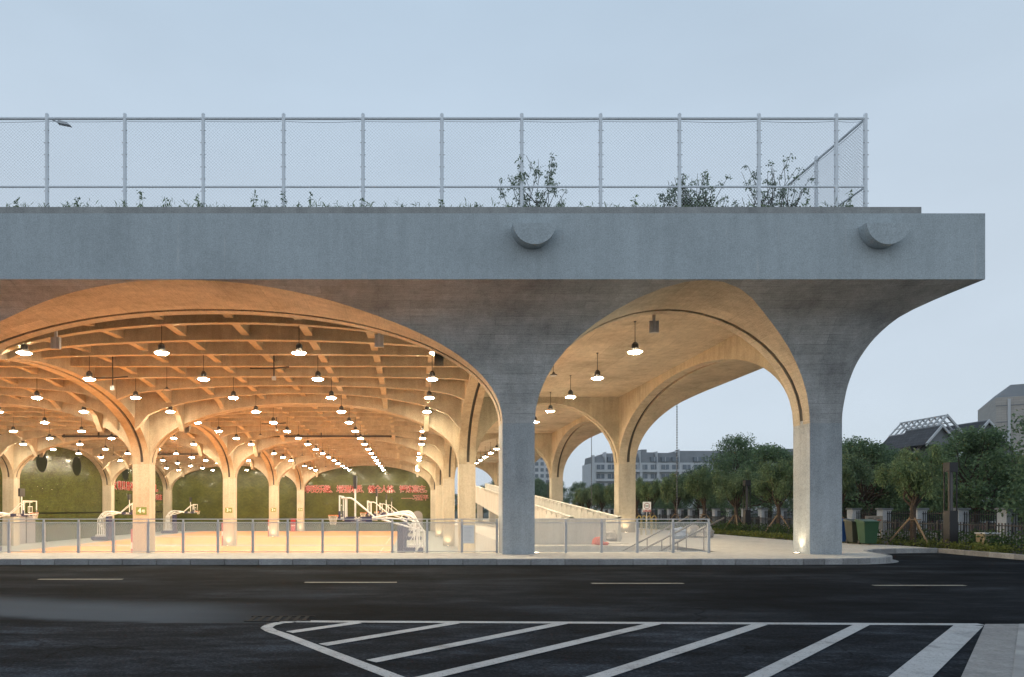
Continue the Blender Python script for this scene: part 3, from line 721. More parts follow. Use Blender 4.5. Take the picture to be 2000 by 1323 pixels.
slogan('wall_slogan', 'red characters running along the left green wall beyond the court four column', '文明其精神，野蛮其体魄。', 1.24, 1.33, (fx, ys0), (0, 1), 4.35, (R(90), 0, R(90)),
       '——毛泽东', (fx, ys0 + 12.3), 0.85, 0.92)
slogan('wall_slogan', 'single red character at the left edge of the picture on the green wall', '培', 1.32, 1.33, (fx, YR[2] - 1.15), (0, 1), 4.3, (R(90), 0, R(90)))

# column number signs
for num, k in ((4, 1), (3, 2), (2, 3), (1, 4)):
    t = thing('column_sign', 'green sign numbered %s on a hall column' % ['zero', 'one', 'two', 'three', 'four'][num], 'sign', (XL[1] + 0.02, YR[k] - 0.03, 1.33), 0, 'numbered signs on the hall columns')
    MB().box(-0.32, 0.32, 0, 0.026, -0.23, 0.23).part('panel', 'sign_green', t, local=True)
    text_part('numeral', str(num), 0.42, 'letter_white', t, (-0.1, -0.012, 0), (R(90), 0, 0), extrude=0.004, offset=0.012)
    text_part('character', '号', 0.22, 'letter_white', t, (0.14, -0.012, -0.04), (R(90), 0, 0), extrude=0.004, offset=0.004)

# ------------------------------------------------------------------ pendant lamps
def make_lamp():
    t = thing('pendant_lamp', '', 'lamp')
    MB().tube((0, 0, 0.30), (0, 0, 1.06), 0.014, n=6).lathe([(0.05, 1.03), (0.05, 1.06)], n=8).part('rod', 'lamp_body', t, local=True)
    MB().lathe([(0.10, 0.02), (0.125, 0.05), (0.125, 0.22), (0.06, 0.30)], n=12).part('housing', 'lamp_body', t, local=True, smooth=True, angle=35)
    MB().lathe([(0.255, -0.05), (0.262, -0.03), (0.13, 0.05)], n=16, cap=False).part('shade', 'lamp_rim', t, local=True, smooth=True)
    MB().lathe([(0.16, -0.10), (0.245, -0.055)], n=10).part('diffuser', 'lamp_glow', t, local=True)
    return t
lamp = make_lamp(); first = True
ZL = 7.18
xr = {0: [XL[0] + 10.02 + d for d in (7.5, 2.5, -2.5, -7.5)], 1: [XL[1] + 10.02 + d for d in (7.5, 2.5, -2.5, -7.5)]}
rows = xr[1] + xr[0]
for ri, x in enumerate(rows):
    n = 0
    for k in range(NB):
        for j in (1, 3, 5, 7):
            y = YR[k] + CD / 2 + 2.5125 * j
            lab = 'lit pendant lamp over courts, %s from road, %s row from right' % (ORD[n], ORD[ri])
            n += 1
            dz = 0.0
            if first: o = lamp; o.location = (x, y, ZL); o['label'] = lab; first = False
            else: o = copy_tree(lamp, (x, y, ZL), 0, lab)
            o['group'] = 'pendant lamps over the courts'
for n in range(16):
    k, j = divmod(n, 4)
    y = YR[k] + CD / 2 + 2.5125 * (2 * j + 1)
    o = copy_tree(lamp, (8.15, y, 7.22), 0, 'lit pendant lamp under the flat aisle ceiling, %s from the road' % ORD[n]); o['group'] = 'pendant lamps along the aisle'
# unlit emergency pendants
def make_em():
    t = thing('emergency_pendant', '', 'lamp')
    MB().tube((0, 0, 0.1), (0, 0, 1.1), 0.012, n=5).part('rod', 'lamp_body', t, local=True)
    MB().lathe([(0.17, 0), (0.165, 0.03), (0.06, 0.08), (0.04, 0.14)], n=12).part('shade', 'lamp_body', t, local=True)
    MB().lathe([(0.12, -0.025), (0.15, 0.0)], n=10).part('lens', 'lamp_rim', t, local=True)
    return t
em = make_em(); fe = True
for i in (1, 0):
    for k in range(NB):
        x, y = XL[i] + 5.01, YR[k] + CD / 2 + 2.5125 * 4
        lab = 'small unlit pendant in the %s bay from the road, %s court half' % (ORD[k], 'right' if i else 'left')
        if fe: o = em; o.location = (x, y, ZB - 1.1); o['label'] = lab; fe = False
        else: o = copy_tree(em, (x, y, ZB - 1.1), 0, lab)
        o['group'] = 'unlit emergency pendants'
p = px(1081, 756, Y0 * 1.35); o = copy_tree(em, (p.x, p.y, 7.22), 0, 'small unlit pendant under the aisle ceiling, left of the lamps'); o['group'] = 'unlit emergency pendants'
# hung grey sensor boxes
for k, (X_, zz, lab) in enumerate(((-12.0, 7.05, 'grey metal box hung on a rod at the left of the wide arch'), (-1.08, 7.12, 'grey metal box hung on a rod at the right of the wide arch'), (8.2, 7.6, 'dark grey box hung on a rod in the small arch'))):
    t = thing('hung_box', lab, 'equipment', (X_, Y0 * 1.055, zz), 0, 'grey boxes hung behind the front arches')
    MB().box(-0.15, 0.15, -0.06, 0.06, -0.2, 0.2).part('casing', 'galvanised', t, local=True)
    MB().box(-0.04, 0.04, -0.085, -0.062, -0.19, 0.19).part('strap', 'rail_grey', t, local=True)
    MB().box(-0.045, 0.045, -0.03, 0.03, 0.2, (8.25 if k == 2 else 8.6) - zz).part('rod', 'rail_grey', t, local=True)
# pipes under the beams
for k, (a, b, Y_, lab) in enumerate(((-15.9, 2.8, YR[2] - 0.45, 'dark sprinkler pipe under the beams in the right hall bays'), (-36, -17.3, YR[2] - 0.45, 'dark sprinkler pipe under the beams in the left hall bays'), (-36, -17.3, YR[3] - 0.45, 'farther dark sprinkler pipe near the left green wall'))):
    t = thing('ceiling_pipe', lab, 'pipe', (a, Y_, 8.0))
    MB().tube((0, 0, 0), (b - a, 0, 0), 0.09, n=8).part('pipe', 'pipe_dark', t, local=True)
    for q in range(6): MB().box((b-a)*(q+.5)/6 - 0.03, (b-a)*(q+.5)/6 + 0.03, -0.11, 0.11, -0.12, 0.5).part('bracket', 'pipe_dark', t, local=True)
for (x_, y_, r_, lab) in ((535, 726, 1.44, 'small dark sprinkler pipework under the coffers in the first bay'), (220, 745, 1.44, 'dark bent sprinkler pipe by the near arch at left'), (540, 832, 2.3, 'small sprinkler drop in the second bay')):
    p = px(x_, y_, Y0 * r_); t = thing('sprinkler', lab, 'pipe', p, 0, 'sprinkler pipes under the coffers')
    MB().path([(-1.1, 0, 0.15), (0, 0, 0.15), (0.7, 0, 0.22)], 0.035).part('branch', 'pipe_dark', t, local=True)
    MB().tube((0, 0, -0.35), (0, 0, ZB + 0.5 - p.z), 0.03).part('drop', 'pipe_dark', t, local=True)
    MB().box(-0.09, 0.09, -0.05, 0.05, -0.4, -0.22).part('head', 'rail_grey', t, local=True)

# uplights at column feet
def uplight(x, y, z, tx, ty, e, lab):
    t = thing('uplight', lab, 'lamp', (x, y, z), 0, 'ground uplights at the column feet')
    MB().lathe([(0.11, -0.03), (0.11, 0.02), (0.085, 0.025)], n=12).part('bezel', 'steel_brushed', t, local=True)
    MB().lathe([(0.08, 0.026), (0.06, 0.03)], n=10).part('lens', 'uplight_glow', t, local=True)
    ld = bpy.data.lights.new('uplight_beam', 'SPOT'); ld.energy = e; ld.spot_size = R(95); ld.spot_blend = 1.0; ld.color = (1, 0.78, 0.48); ld.shadow_soft_size = 0.06
    lo = bpy.data.objects.new('uplight_beam', ld); COL.objects.link(lo); lo.parent = t; lo.location = (0, 0, 0.06)
    d = Vector((tx - x, ty - y, 1.6)); lo.rotation_euler = d.to_track_quat('-Z', 'Y').to_euler()
uplight(XL[3] - HW - 0.17, Y0 + 0.45, 0.0, XL[3] - HW, Y0 + 0.45, 55, 'small ground uplight at the left foot of the front right column')
uplight(XL[3] - 0.15, YR[1] - 0.25, 0.0, XL[3] - 0.15, YR[1], 90, 'small ground uplight at the foot of the second aisle column')
uplight(XL[2] + HW + 0.15, Y0 + 0.5, 0.0, XL[2] + HW, Y0 + 0.5, 16, 'small ground uplight at the right foot of the middle front column')
for k in range(2, 5):
    uplight(XL[1], YR[k] - 0.3, FLOOR + 0.01, XL[1], YR[k], 110, 'ground uplight at the foot of the column signed number %s' % ['zero', 'one', 'two', 'three', 'four'][5 - k])
for k in range(1, 4):
    uplight(XL[2] - 0.1, YR[k] - 0.3, FLOOR + 0.01, XL[2] - 0.1, YR[k], 110, 'ground uplight at the foot of the %s column of the ramp side row' % ORD[k])

# ------------------------------------------------------------------ railings
def mesh_panel_mesh(w, h, pitch, sw, slope=0.55):
    """expanded metal: two families of flat slanted strands clipped to the panel"""
    m = MB()
    for sgn in (1, -1):
        c = -w * slope - h
        n = int((h + w * slope) / pitch) + 2
        for k in range(n + 1):
            z0 = (-w * slope if sgn > 0 else 0) + k * pitch     # z at x=0
            # clip line z = z0 + sgn*slope*x to 0..w, 0..h
            xa, xb = 0.0, w
            s = sgn * slope
            x_lo, x_hi = sorted(((0 - z0) / s, (h - z0) / s))
            xa, xb = max(xa, x_lo), min(xb, x_hi)
            if xb - xa < 0.02: continue
            za, zb = z0 + s * xa, z0 + s * xb; t = sw / 2; yy = 0.003 * sgn
            m.add([(xa, yy - .003, za - t), (xb, yy - .003, zb - t), (xb, yy + .003, zb + t), (xa, yy + .003, za + t)], [(0, 1, 2, 3)])
    return m.mesh('mesh_panel', 'mesh_metal', fix=False)
def railing(name, label, xs, y, endpost):
    t = thing(name, label, 'railing', (xs[0], y, 0)); X0 = xs[0]
    L = xs[-1] - xs[0]
    MB().box(-0.03, L + 0.03, -0.02, 0.02, 1.10, 1.13).part('top_rail', 'rail_light', t, local=True)
    MB().box(0, L, -0.015, 0.015, 0.03, 0.06).part('bottom_rail', 'rail_light', t, local=True)
    MB().box(0, L, -0.012, 0.012, 0.99, 1.02).part('middle_rail', 'rail_light', t, local=True)
    w = xs[1] - xs[0]; pm = mesh_panel_mesh(w - 0.10, 0.93, 0.042, 0.009)
    for k, x in enumerate(xs):
        m = MB().box(-0.040, -0.012, -0.035, 0.035, 0, 1.02).box(0.012, 0.040, -0.035, 0.035, 0, 1.02).box(-0.012, 0.012, -0.02, 0.02, 0, 1.0)
        o = m.part('post', 'rail_grey', t, local=True); o.location = (x - X0, 0, 0)
        MB().box(-0.03, 0.03, -0.012, 0.012, 1.02, 1.10).part('bracket', 'rail_light', o, local=True)
        if k < len(xs) - 1:
            o = bpy.data.objects.new('mesh_panel', pm); COL.objects.link(o); o.parent = t; o.location = (x - X0 + 0.05, 0, 0.06)
    return t
railing('mesh_railing', 'long low metal mesh railing in front of the sunken courts', [2.84 - 1.155 * k for k in range(16, -1, -1)], 22.62, True)
railing('mesh_railing', 'short low metal mesh railing in the small arch above the stair', [9.86 - 1.184 * k for k in range(5, -1, -1)], 22.62, True)
for k, Y_ in enumerate((23.55, 25.05, 26.6)):
    t = thing('stair_handrail', ['steel handrail on the near side of the stair', 'steel handrail along the middle of the stair', 'steel handrail on the far side of the stair'][k], 'handrail', (10.4, Y_, 0), 0, 'stair handrails')
    f = lambda X: -0.03 + 0.52 * (X - 8.53)
    MB().path([(10.4 - 10.4 + 0.4, 0, f(10.4) + 0.2), (0, 0, f(10.4)), (6.9 - 10.4, 0, f(6.9)), (6.6 - 10.4, 0, f(6.9))], 0.03, 8).part('rail', 'steel_brushed', t, local=True)
    for X in (10.1, 9.2, 8.3, 7.4):
        MB().tube((X - 10.4, 0, f(X)), (X - 10.4, 0, f(X) - 0.98), 0.02).part('baluster', 'steel_brushed', t, local=True)
# notice on the railing
p = px(915, 1044, 22.56); t = thing('notice', 'white notice sheet fixed on the mesh railing beside the front column', 'notice', p)
MB().box(-0.19, 0.19, -0.008, 0.008, -0.3, 0.3).part('sheet', 'white_paint', t, local=True)
m = MB(); 
for k in range(11): m.box(-0.15, random.uniform(0.05, 0.15), -0.0105, -0.0085, 0.22 - k * 0.043, 0.228 - k * 0.043)
m.part('print', 'rail_grey', t, local=True)

# ------------------------------------------------------------------ ramp in the aisle
rp = thing('ramp', 'long white ramp with solid parapets rising through the aisle', 'ramp', (8.1, 30, 0))
zr = lambda Y: 0.0 + 0.0645 * (Y - 30.0)
Ya, Yb = 30.0, 84.0
m = MB().sweep([[(7.1, Y, zr(Y) - 0.30), (9.1, Y, zr(Y) - 0.30), (9.1, Y, zr(Y)), (7.1, Y, zr(Y))] for Y in (Ya, Yb)], closed=True); m.uv = None; m.part('ramp_slab', 'concrete_white', rp)
for X in (7.0, 9.1):
    m = MB().sweep([[(X, Y, zr(Y) - (0.7 if Y > 36 else max(0.02, zr(Y)))), (X + 0.12, Y, zr(Y) - (0.7 if Y > 36 else max(0.02, zr(Y)))), (X + 0.12, Y, zr(Y) + 1.02), (X, Y, zr(Y) + 1.02)] for Y in (Ya, 36, 42, Yb)], closed=True); m.uv = None
    m.f += [(0, 1, 2, 3)]; m.part('parapet', 'concrete_white', rp)
    m = MB().sweep([[(X - 0.05, Y, zr(Y) + 1.06), (X + 0.17, Y, zr(Y) + 1.06), (X + 0.17, Y, zr(Y) + 1.11), (X - 0.05, Y, zr(Y) + 1.11)] for Y in (Ya, Yb)], closed=True); m.uv = None; m.part('coping', 'concrete_white', rp)
    for k in range(30):
        Y = Ya + 0.4 + 1.2 * k; MB().box(X - 0.035, X + 0.155, Y, Y + 0.07, zr(Y) + 0.86, zr(Y) + 1.062).part('bracket', 'concrete_white', rp)
for Y in (44, 56, 68, 80): MB().box(7.8, 8.4, Y, Y + 0.6, 0, zr(Y) - 0.28).part('pier', 'concrete_white', rp)
m = MB().box(4.3, 8.0, 28.0, 28.16, 0, 1.06).box(4.3, 4.46, 28.16, 33, 0, 1.06); m.part('landing_parapet', 'concrete_white', rp)
MB().box(7.9, 9.1, 28.5, 29.98, 0.002, 0.02).part('landing', 'paving', rp)
t = thing('gypsum_bag', 'crumpled red tarpaulin bundle beside the stair', 'bundle', px(1168, 1062, 27.4) * 1)
t.location.z = 0.0
def rock(parent, name, mat, r, sz, n=2):
    bm = bmesh.new(); bmesh.ops.create_icosphere(bm, subdivisions=n, radius=r)
    s_ = random.random() * 50
    for v in bm.verts:
        d = v.co.normalized(); k = 1 + 0.22 * math.sin(d.x * 4 + s_) * math.cos(d.y * 5 + s_) + 0.1 * math.sin(d.z * 9 + s_)
        v.co = Vector((v.co.x * k * sz[0], v.co.y * k * sz[1], max(-r * sz[2] * 0.75, v.co.z * k * sz[2])))
    zmin = min(v.co.z for v in bm.verts)
    for v in bm.verts: v.co.z -= zmin
    me = bpy.data.meshes.new(name); bm.to_mesh(me); bm.free(); me.materials.append(MATS[mat])
    o = bpy.data.objects.new(name, me); COL.objects.link(o)
    if parent is not None: o.parent = parent
    return o
t.name = 'tarpaulin_bundle'
rock(t, 'tarpaulin', 'tarp_red', 0.21, (1.1, 0.9, 0.9)); rock(t, 'loose_flap', 'tarp_red', 0.11, (1.4, 1, 0.7)).location = (0.28, -0.08, 0)
for (x_, y_, Y_, mat, r, lab) in ((1197, 1042, 30.5, 'boulder', 0.33, 'small grey boulder beside the ramp wall'), (1325, 1046, 33, 'tarp_blue', 0.36, 'low pale blue boulder seen through the short railing'), (1352, 1042, 35, 'boulder', 0.38, 'round beige boulder behind the end of the short railing'), (1378, 1042, 34.5, 'boulder', 0.36, 'flat pale boulder nearest the railing end post')):
    o = rock(None, 'boulder', mat, r, (1.15, 1, 0.9), 3); o.location = (X_of(x_, Y_), Y_, 0); tag(o, lab, 'boulder', 'boulders by the stair')

# no-entry sign and yellow rack
Ys = 37.5; X_ = X_of(1263, Ys)
t = thing('no_entry_sign', 'white no entry sign with red ring and red strip on a thin pole', 'sign', (X_, Ys, 0))
MB().tube((0, 0, 0), (0, 0, 1.3), 0.025).part('pole', 'rail_light', t, local=True)
MB().box(-0.225, 0.225, -0.05, -0.026, 1.28, 1.84).part('panel', 'white_paint', t, local=True)
m = MB(); n = 24; m.sweep([[(r_ * math.cos(2*math.pi*k/n), -0.054, 1.61 + r_ * math.sin(2*math.pi*k/n)) for r_ in (0.135, 0.16)] for k in range(n + 1)]); m.part('ring', 'sign_red', t, local=True)
MB().box(-0.10, 0.10, -0.056, -0.051, 1.59, 1.635).part('bar', 'black_plastic', t, local=True)
MB().box(-0.215, 0.215, -0.054, -0.051, 1.29, 1.41).part('red_strip', 'sign_red', t, local=True)
text_part('characters', '禁止驶入', 0.105, 'letter_white', t, (0, -0.057, 1.35), (R(90), 0, 0), extrude=0.001)
t = thing('bicycle_rack', 'yellow tubular rack standing round the no entry sign pole', 'rack', (X_ + 0.05, Ys + 0.5, 0))
for k in range(4):
    x = -0.42 + 0.28 * k
    MB().path([(x, 0, 0), (x, 0, 0.95), (x + 0.08, 0, 1.06), (x + 0.18, 0, 1.06), (x + 0.22, 0, 0.95), (x + 0.22, 0, 0)], 0.018, 6).part('hoop', 'rack_yellow', t, local=True)
MB().tube((-0.5, 0, 0.3), (0.75, 0, 0.3), 0.018).part('cross_bar', 'rack_yellow', t, local=True)

# ------------------------------------------------------------------ basketball stands
def make_hoop():
    t = thing('basketball_stand', '', 'basketball hoop')
    # backboard at x = 0, arm and base towards +x, floor at z = 0
    bb = MB()
    for y in (-0.9, 0.9): bb.box(-0.03, 0.03, y - 0.03, y + 0.03, 2.9, 3.98)
    bb.box(-0.03, 0.03, -0.9, 0.9, 3.92, 3.98).box(-0.03, 0.03, -0.9, 0.9, 2.9, 2.96)
    fr = bb.part('backboard_frame', 'white_paint', t, local=True)
    MB().box(-0.01, 0.01, -0.87, 0.87, 2.96, 3.92).part('glass', 'board_glass', fr, local=True)
    m = MB(); 
    for a, b, c, d in ((-0.3, 0.3, 3.50, 3.55), (-0.3, 0.3, 3.05, 3.10), (-0.3, -0.25, 3.10, 3.50), (0.25, 0.3, 3.10, 3.50)): m.box(-0.014, -0.0105, a, b, c, d)
    m.part('target_square', 'white_paint', fr, local=True)
    m = MB().box(-0.05, 0.05, -0.93, 0.93, 2.83, 2.90).box(-0.05, 0.05, -0.95, -0.87, 2.90, 3.25).box(-0.05, 0.05, 0.87, 0.95, 2.90, 3.25); m.part('edge_pad', 'navy_pad', fr, local=True)
    m = MB(); n = 20
    m.path([(-0.40 + 0.225 * math.cos(2*math.pi*k/n), 0.225 * math.sin(2*math.pi*k/n), 3.05) for k in range(n + 1)], 0.012, 5).box(-0.19, -0.03, -0.07, 0.07, 2.98, 3.06)
    rm = m.part('rim', 'rim_orange', t, local=True)
    m = MB(); n = 12
    ring = lambda r, z, o: [(-0.40 + r * math.cos(2*math.pi*(k+o)/n), r * math.sin(2*math.pi*(k+o)/n), z) for k in range(n)]
    L = [ring(0.225, 3.04, 0), ring(0.20, 2.92, .5), ring(0.165, 2.80, 0), ring(0.14, 2.68, .5), ring(0.135, 2.60, 0)]
    for j in range(4):
        for k in range(n):
            sh = 0 if j % 2 == 0 else 1
            m.tube(L[j][k], L[j+1][k], 0.006, n=3, cap=False); m.tube(L[j][k], L[j+1][(k - 1 + 2 * sh) % n if sh else (k - 1) % n], 0.006, n=3, cap=False)
    m.part('net', 'net', rm, local=True)
    m = MB()
    for y in (-0.35, 0.35):
        m.tube((0.22, y, 2.95), (0.22, y, 3.9), 0.03); m.tube((0.02, y, 3.88), (0.22, y, 3.88), 0.03)
        m.path([(0.02, y, 3.86), (0.42, y * 0.8, 3.87), (0.58, y * 0.7, 3.80), (1.55, y * 0.3, 2.98)], 0.036, 6)
    m.part('board_strut', 'white_paint', t, local=True)
    MB().box(0.05, 1.7, -0.07, 0.07, 2.80, 2.95).part('boom', 'white_paint', t, local=True)
    pd = MB().box(0.14, 1.45, -0.13, 0.13, 2.74, 2.985).part('boom_pad', 'navy_pad', t, local=True)
    for s in (-1, 1):
        text_part('characters', '金陵', 0.20, 'letter_white', pd, (0.8, s * 0.136, 2.865), (R(90), 0, 0 if s < 0 else R(180)), extrude=0.002, offset=0.006)
        o = MB().box(0.45, 1.15, s * 0.134 - 0.002, s * 0.134 + 0.002, 2.765, 2.775).part('underline', 'letter_white', pd, local=True)
    m = MB()
    for y in (-0.22, 0.22):
        up_ = [(1.45, y * 0.5, 2.93), (2.2, y * 0.8, 3.05), (2.9, y, 3.10), (3.25, y, 3.02), (3.55, y, 2.80), (3.75, y, 2.5), (3.9, y, 2.3)]
        lo_ = [(1.45, y * 0.5, 2.85), (2.1, y * 0.8, 2.92), (2.8, y, 2.86), (3.05, y, 2.76), (3.25, y, 2.58), (3.42, y, 2.35)]
        m.path(up_, 0.045, 6); m.path(lo_, 0.035, 6)
        for a, b in zip(up_[1:], lo_[1:]): m.tube(a, b, 0.025)
        m.tube((1.9, y * 0.7, 2.86), (3.95, y, 2.28), 0.04)
        m.tube((3.6, y, 2.42), (3.5, y, 0.3), 0.05); m.tube((3.9, y, 2.3), (3.95, y, 0.3), 0.045); m.tube((3.9, y, 1.9), (2.95, y, 0.5), 0.03)
    for x, z in ((2.9, 3.1), (3.25, 3.02), (3.55, 2.8), (3.75, 2.5), (3.05, 2.76), (3.25, 2.58)): m.tube((x, -0.22, z), (x, 0.22, z), 0.022)
    m.part('lattice_arm', 'white_paint', t, local=True)
    m = MB().prism([(2.65, -0.45), (2.95, -0.5), (2.95, 0.5), (2.65, 0.45)], 0.25, 2.55); m.part('front_pad', 'navy_pad', t, local=True)
    m = MB().prism([(2.6, -0.75), (4.4, -0.75), (4.4, 0.75), (2.6, 0.75)], 0.08, 0.42); bs = m.part('base', 'navy_pad', t, local=True)
    MB().box(3.0, 4.1, -0.4, 0.4, 0.42, 0.62).part('counterweight', 'rail_light', bs, local=True)
    for x in (2.8, 4.2):
        for y in (-0.6, 0.6): MB().tube((x, y - 0.05, 0.06), (x, y + 0.05, 0.06), 0.06, n=10).part('wheel', 'black_plastic', bs, local=True)
    MB().tube((0.65, 0, 2.95), (0.65, 0, 4.35), 0.045, n=8).part('clock_pole', 'white_paint', t, local=True)
    MB().box(0.58, 0.72, -0.34, 0.34, 4.3, 4.92).part('shot_clock', 'black_plastic', t, local=True)
    return t
hoop = make_hoop(); fh = True
for k in range(NB):
    yc = (YR[k] + CD + YR[k+1]) / 2
    for side in (0, 1):
        if side == 1 and k == 0: pass
        x = -3.3 if side == 0 else -29.3
        lab = 'white and navy basketball stand on the %s of the %s court from the road' % ('right' if side == 0 else 'left', ORD[k])
        if fh: o = hoop; o.location = (x, yc, FLOOR); o['label'] = lab; fh = False
        else: o = copy_tree(hoop, (x, yc, FLOOR), R(180) if side else 0, lab)
        o['group'] = 'basketball stands'
# red pads and fire cabinets at columns
for k in (1, 2, 3):
    t = thing('column_pad', 'narrow red padded strip at the left foot of the column signed number %s' % ['zero', 'one', 'two', 'three', 'four'][5 - k], 'padding', (XL[1] - HW - 0.06, YR[k] + 0.2, FLOOR), 0, 'red strips at column feet')
    MB().box(-0.055, 0.055, -0.2, 0.4, 0.0, 2.1).part('pad', 'red_pad', t, local=True)
    MB().box(-0.045, 0.045, -0.206, -0.201, 0.9, 1.3).part('label_plate', 'letter_white', t, local=True)
t = thing('fire_cabinet', 'red fire hose cabinet beside the farthest numbered column', 'cabinet', (XL[1] - 1.0, YR[4] - 0.4, FLOOR))
MB().box(-0.35, 0.35, -0.12, 0.12, 0, 1.9).part('case', 'red_pad', t, local=True)
MB().box(-0.28, 0.28, -0.13, -0.121, 1.0, 1.75).part('door_panel', 'sign_red', t, local=True)
MB().box(-0.28, 0.28, -0.135, -0.131, 0.82, 0.9).part('white_stripe', 'letter_white', t, local=True)

# ------------------------------------------------------------------ roof fence
fc = thing('roof_fence', 'tall pale chain link fence round the planted roof', 'fence', (14.25, 21.41, 10.2))
FY, FX, FZ0, FZM, FZT = 21.41, 14.25, 10.15, 11.56, 13.70
posts = [(p - PX0) * FY / FPX for p in (92, 244, 397, 554, 709, 863, 1019, 1173, 1327, 1482, 1633)]
posts = [posts[0] - 2.47 * k for k in range(4, 0, -1)] + posts + [FX]
PW = 0.058
def fence_run(pts, start_gap=True):
    for k, (x, y) in enumerate(pts):
        o = MB().tube((x, y, FZ0), (x, y, FZT + 0.13), PW, n=10).lathe([(PW, 0), (PW * 0.7, 0.03), (0.01, 0.045)], (x, y, FZT + 0.13), 10).part('post', 'pale_metal', fc, smooth=True, angle=40)
        m = MB()
        for q in range(9): m.tube((x - 0.085, y - 0.03, FZ0 + 0.5 + q * 0.38), (x + 0.085, y - 0.03, FZ0 + 0.5 + q * 0.38), 0.012, n=4)
        c_ = m.part('tie_wires', 'galvanised', o); c_.location = (0, 0, 0)
    for (xa, ya_), (xb, yb) in zip(pts[:-1], pts[1:]):
        a = Vector((xa, ya_, 0)); b = Vector((xb, yb, 0)); d = (b - a); L = d.length; d.normalize()
        MB().tube(a + Vector((0, 0, FZT)), b + Vector((0, 0, FZT)), 0.045, n=8).part('top_rail', 'pale_metal', fc, smooth=True, angle=40)
        MB().tube(a + Vector((0, 0, FZM)), b + Vector((0, 0, FZM)), 0.032, n=8).part('middle_rail', 'pale_metal', fc, smooth=True, angle=40)
        m = MB(); h = FZT - 0.09 - FZ0; pitch = 0.105; wr = 0.0026
        sag = random.uniform(0.01, 0.035)
        for sgn in (1, -1):
            z = (-L if sgn > 0 else 0.0) + random.random() * pitch
            while z < h + (0 if sgn > 0 else L):
                x_lo, x_hi = sorted(((0 - z) / sgn, (h - z) / sgn)); s0, s1 = max(0.07, x_lo), min(L - 0.07, x_hi)
                if s1 - s0 > 0.03:
                    p = a + d * s0 + Vector((0, 0, FZ0 + z + sgn * s0)); q = a + d * s1 + Vector((0, 0, FZ0 + z + sgn * s1))
                    m.tube(p, q, wr * 1.25, n=3, cap=False)
                z += pitch
        pts_ = [a + d * (0.07 + (L - 0.14) * k / 6) + Vector((0, 0, FZT - 0.09 - sag * math.sin(math.pi * k / 6))) for k in range(7)]
        m.path(pts_, 0.008, 4)
        o = m.part('chain_link', 'fence_wire', fc, fix=False); o['kind'] = 'stuff'
fence_run([(x, FY) for x in posts])
fence_run([(FX, FY + 0.001), (FX, FY + 2.6), (FX, FY + 9.0), (FX, FY + 15.4), (FX, FY + 21.8), (FX, FY + 28)])
# street lamp over the roof at left
p = px(130, 243, 24.5); t = thing('roof_street_lamp', 'grey street lamp head on a slanted arm behind the roof fence', 'street lamp', (X_of(93, 24.5), 24.5, 10.2))
MB().tube((0, 0, 0), (0, 0, 5.32), 0.05, 0.04, n=8).part('pole', 'galvanised', t, local=True)
MB().tube((0, 0, 5.29), (0.42, 0, 5.12), 0.022).part('arm', 'galvanised', t, local=True)
m = MB().add([(0.38, -0.09, 5.08), (0.85, -0.09, 4.99), (0.85, 0.09, 4.99), (0.38, 0.09, 5.08), (0.40, -0.07, 5.18), (0.72, -0.07, 5.11), (0.72, 0.07, 5.11), (0.40, 0.07, 5.18)],
         [(0,3,2,1),(4,5,6,7),(0,1,5,4),(1,2,6,5),(2,3,7,6),(3,0,4,7)]); m.part('lamp_head', 'rail_grey', t, local=True)
p = px(1605, 400, 40); t = thing('roof_pole', 'thin white pole standing on the roof behind the corner fence', 'pole', (p.x, 40, 10.2))
MB().tube((0, 0, 0), (0, 0, 4.2), 0.03, 0.018).lathe([(0.10, 0), (0.10, 0.04)], n=10).part('shaft', 'pale_metal', t, local=True)

# ------------------------------------------------------------------ vegetation
def leaves_mesh(name, centers, radii, counts, size, mat, narrow=1.0, droop=0.0, shell=0.5, fold=True):
    V = []; F = []; base = 0
    pos = []
    for c, r, n in zip(centers, radii, counts):
        d = rng.normal(size=(n, 3)); d /= np.linalg.norm(d, axis=1)[:, None]
        rad = rng.random(n) ** shell
        pos.append(np.array(c) + d * rad[:, None] * np.array(r))
    pos = np.concatenate(pos); n = len(pos)
    ax = rng.normal(size=(n, 3)); ax[:, 2] -= droop * 2.0; ax /= np.linalg.norm(ax, axis=1)[:, None]
    t = rng.normal(size=(n, 3)); sd = np.cross(ax, t); sd /= np.linalg.norm(sd, axis=1)[:, None]
    nn = np.cross(ax, sd)
    s = size * rng.uniform(0.6, 1.3, n)[:, None]; w = s * 0.5 * narrow
    a = pos; mid = pos + ax * s * 0.5; tip = pos + ax * s - np.array([0, 0, 1]) * s * 0.15
    v = np.stack([a, mid + sd * w - nn * w * 0.25, tip, mid - sd * w - nn * w * 0.25], axis=1).reshape(-1, 3)
    idx = np.arange(n)[:, None] * 4
    f = idx + np.array([0, 1, 2, 3])
    me = bpy.data.meshes.new(name); me.vertices.add(len(v)); me.vertices.foreach_set('co', v.astype(np.float32).ravel())
    me.loops.add(len(f) * 4); me.loops.foreach_set('vertex_index', f.astype(np.int32).ravel())
    me.polygons.add(len(f)); me.polygons.foreach_set('loop_start', (np.arange(len(f)) * 4).astype(np.int32))
    me.update(calc_edges=True); me.validate(); me.materials.append(MATS[mat]); return me
def mk(name, me, parent):
    o = bpy.data.objects.new(name, me); COL.objects.link(o); o.parent = parent; return o
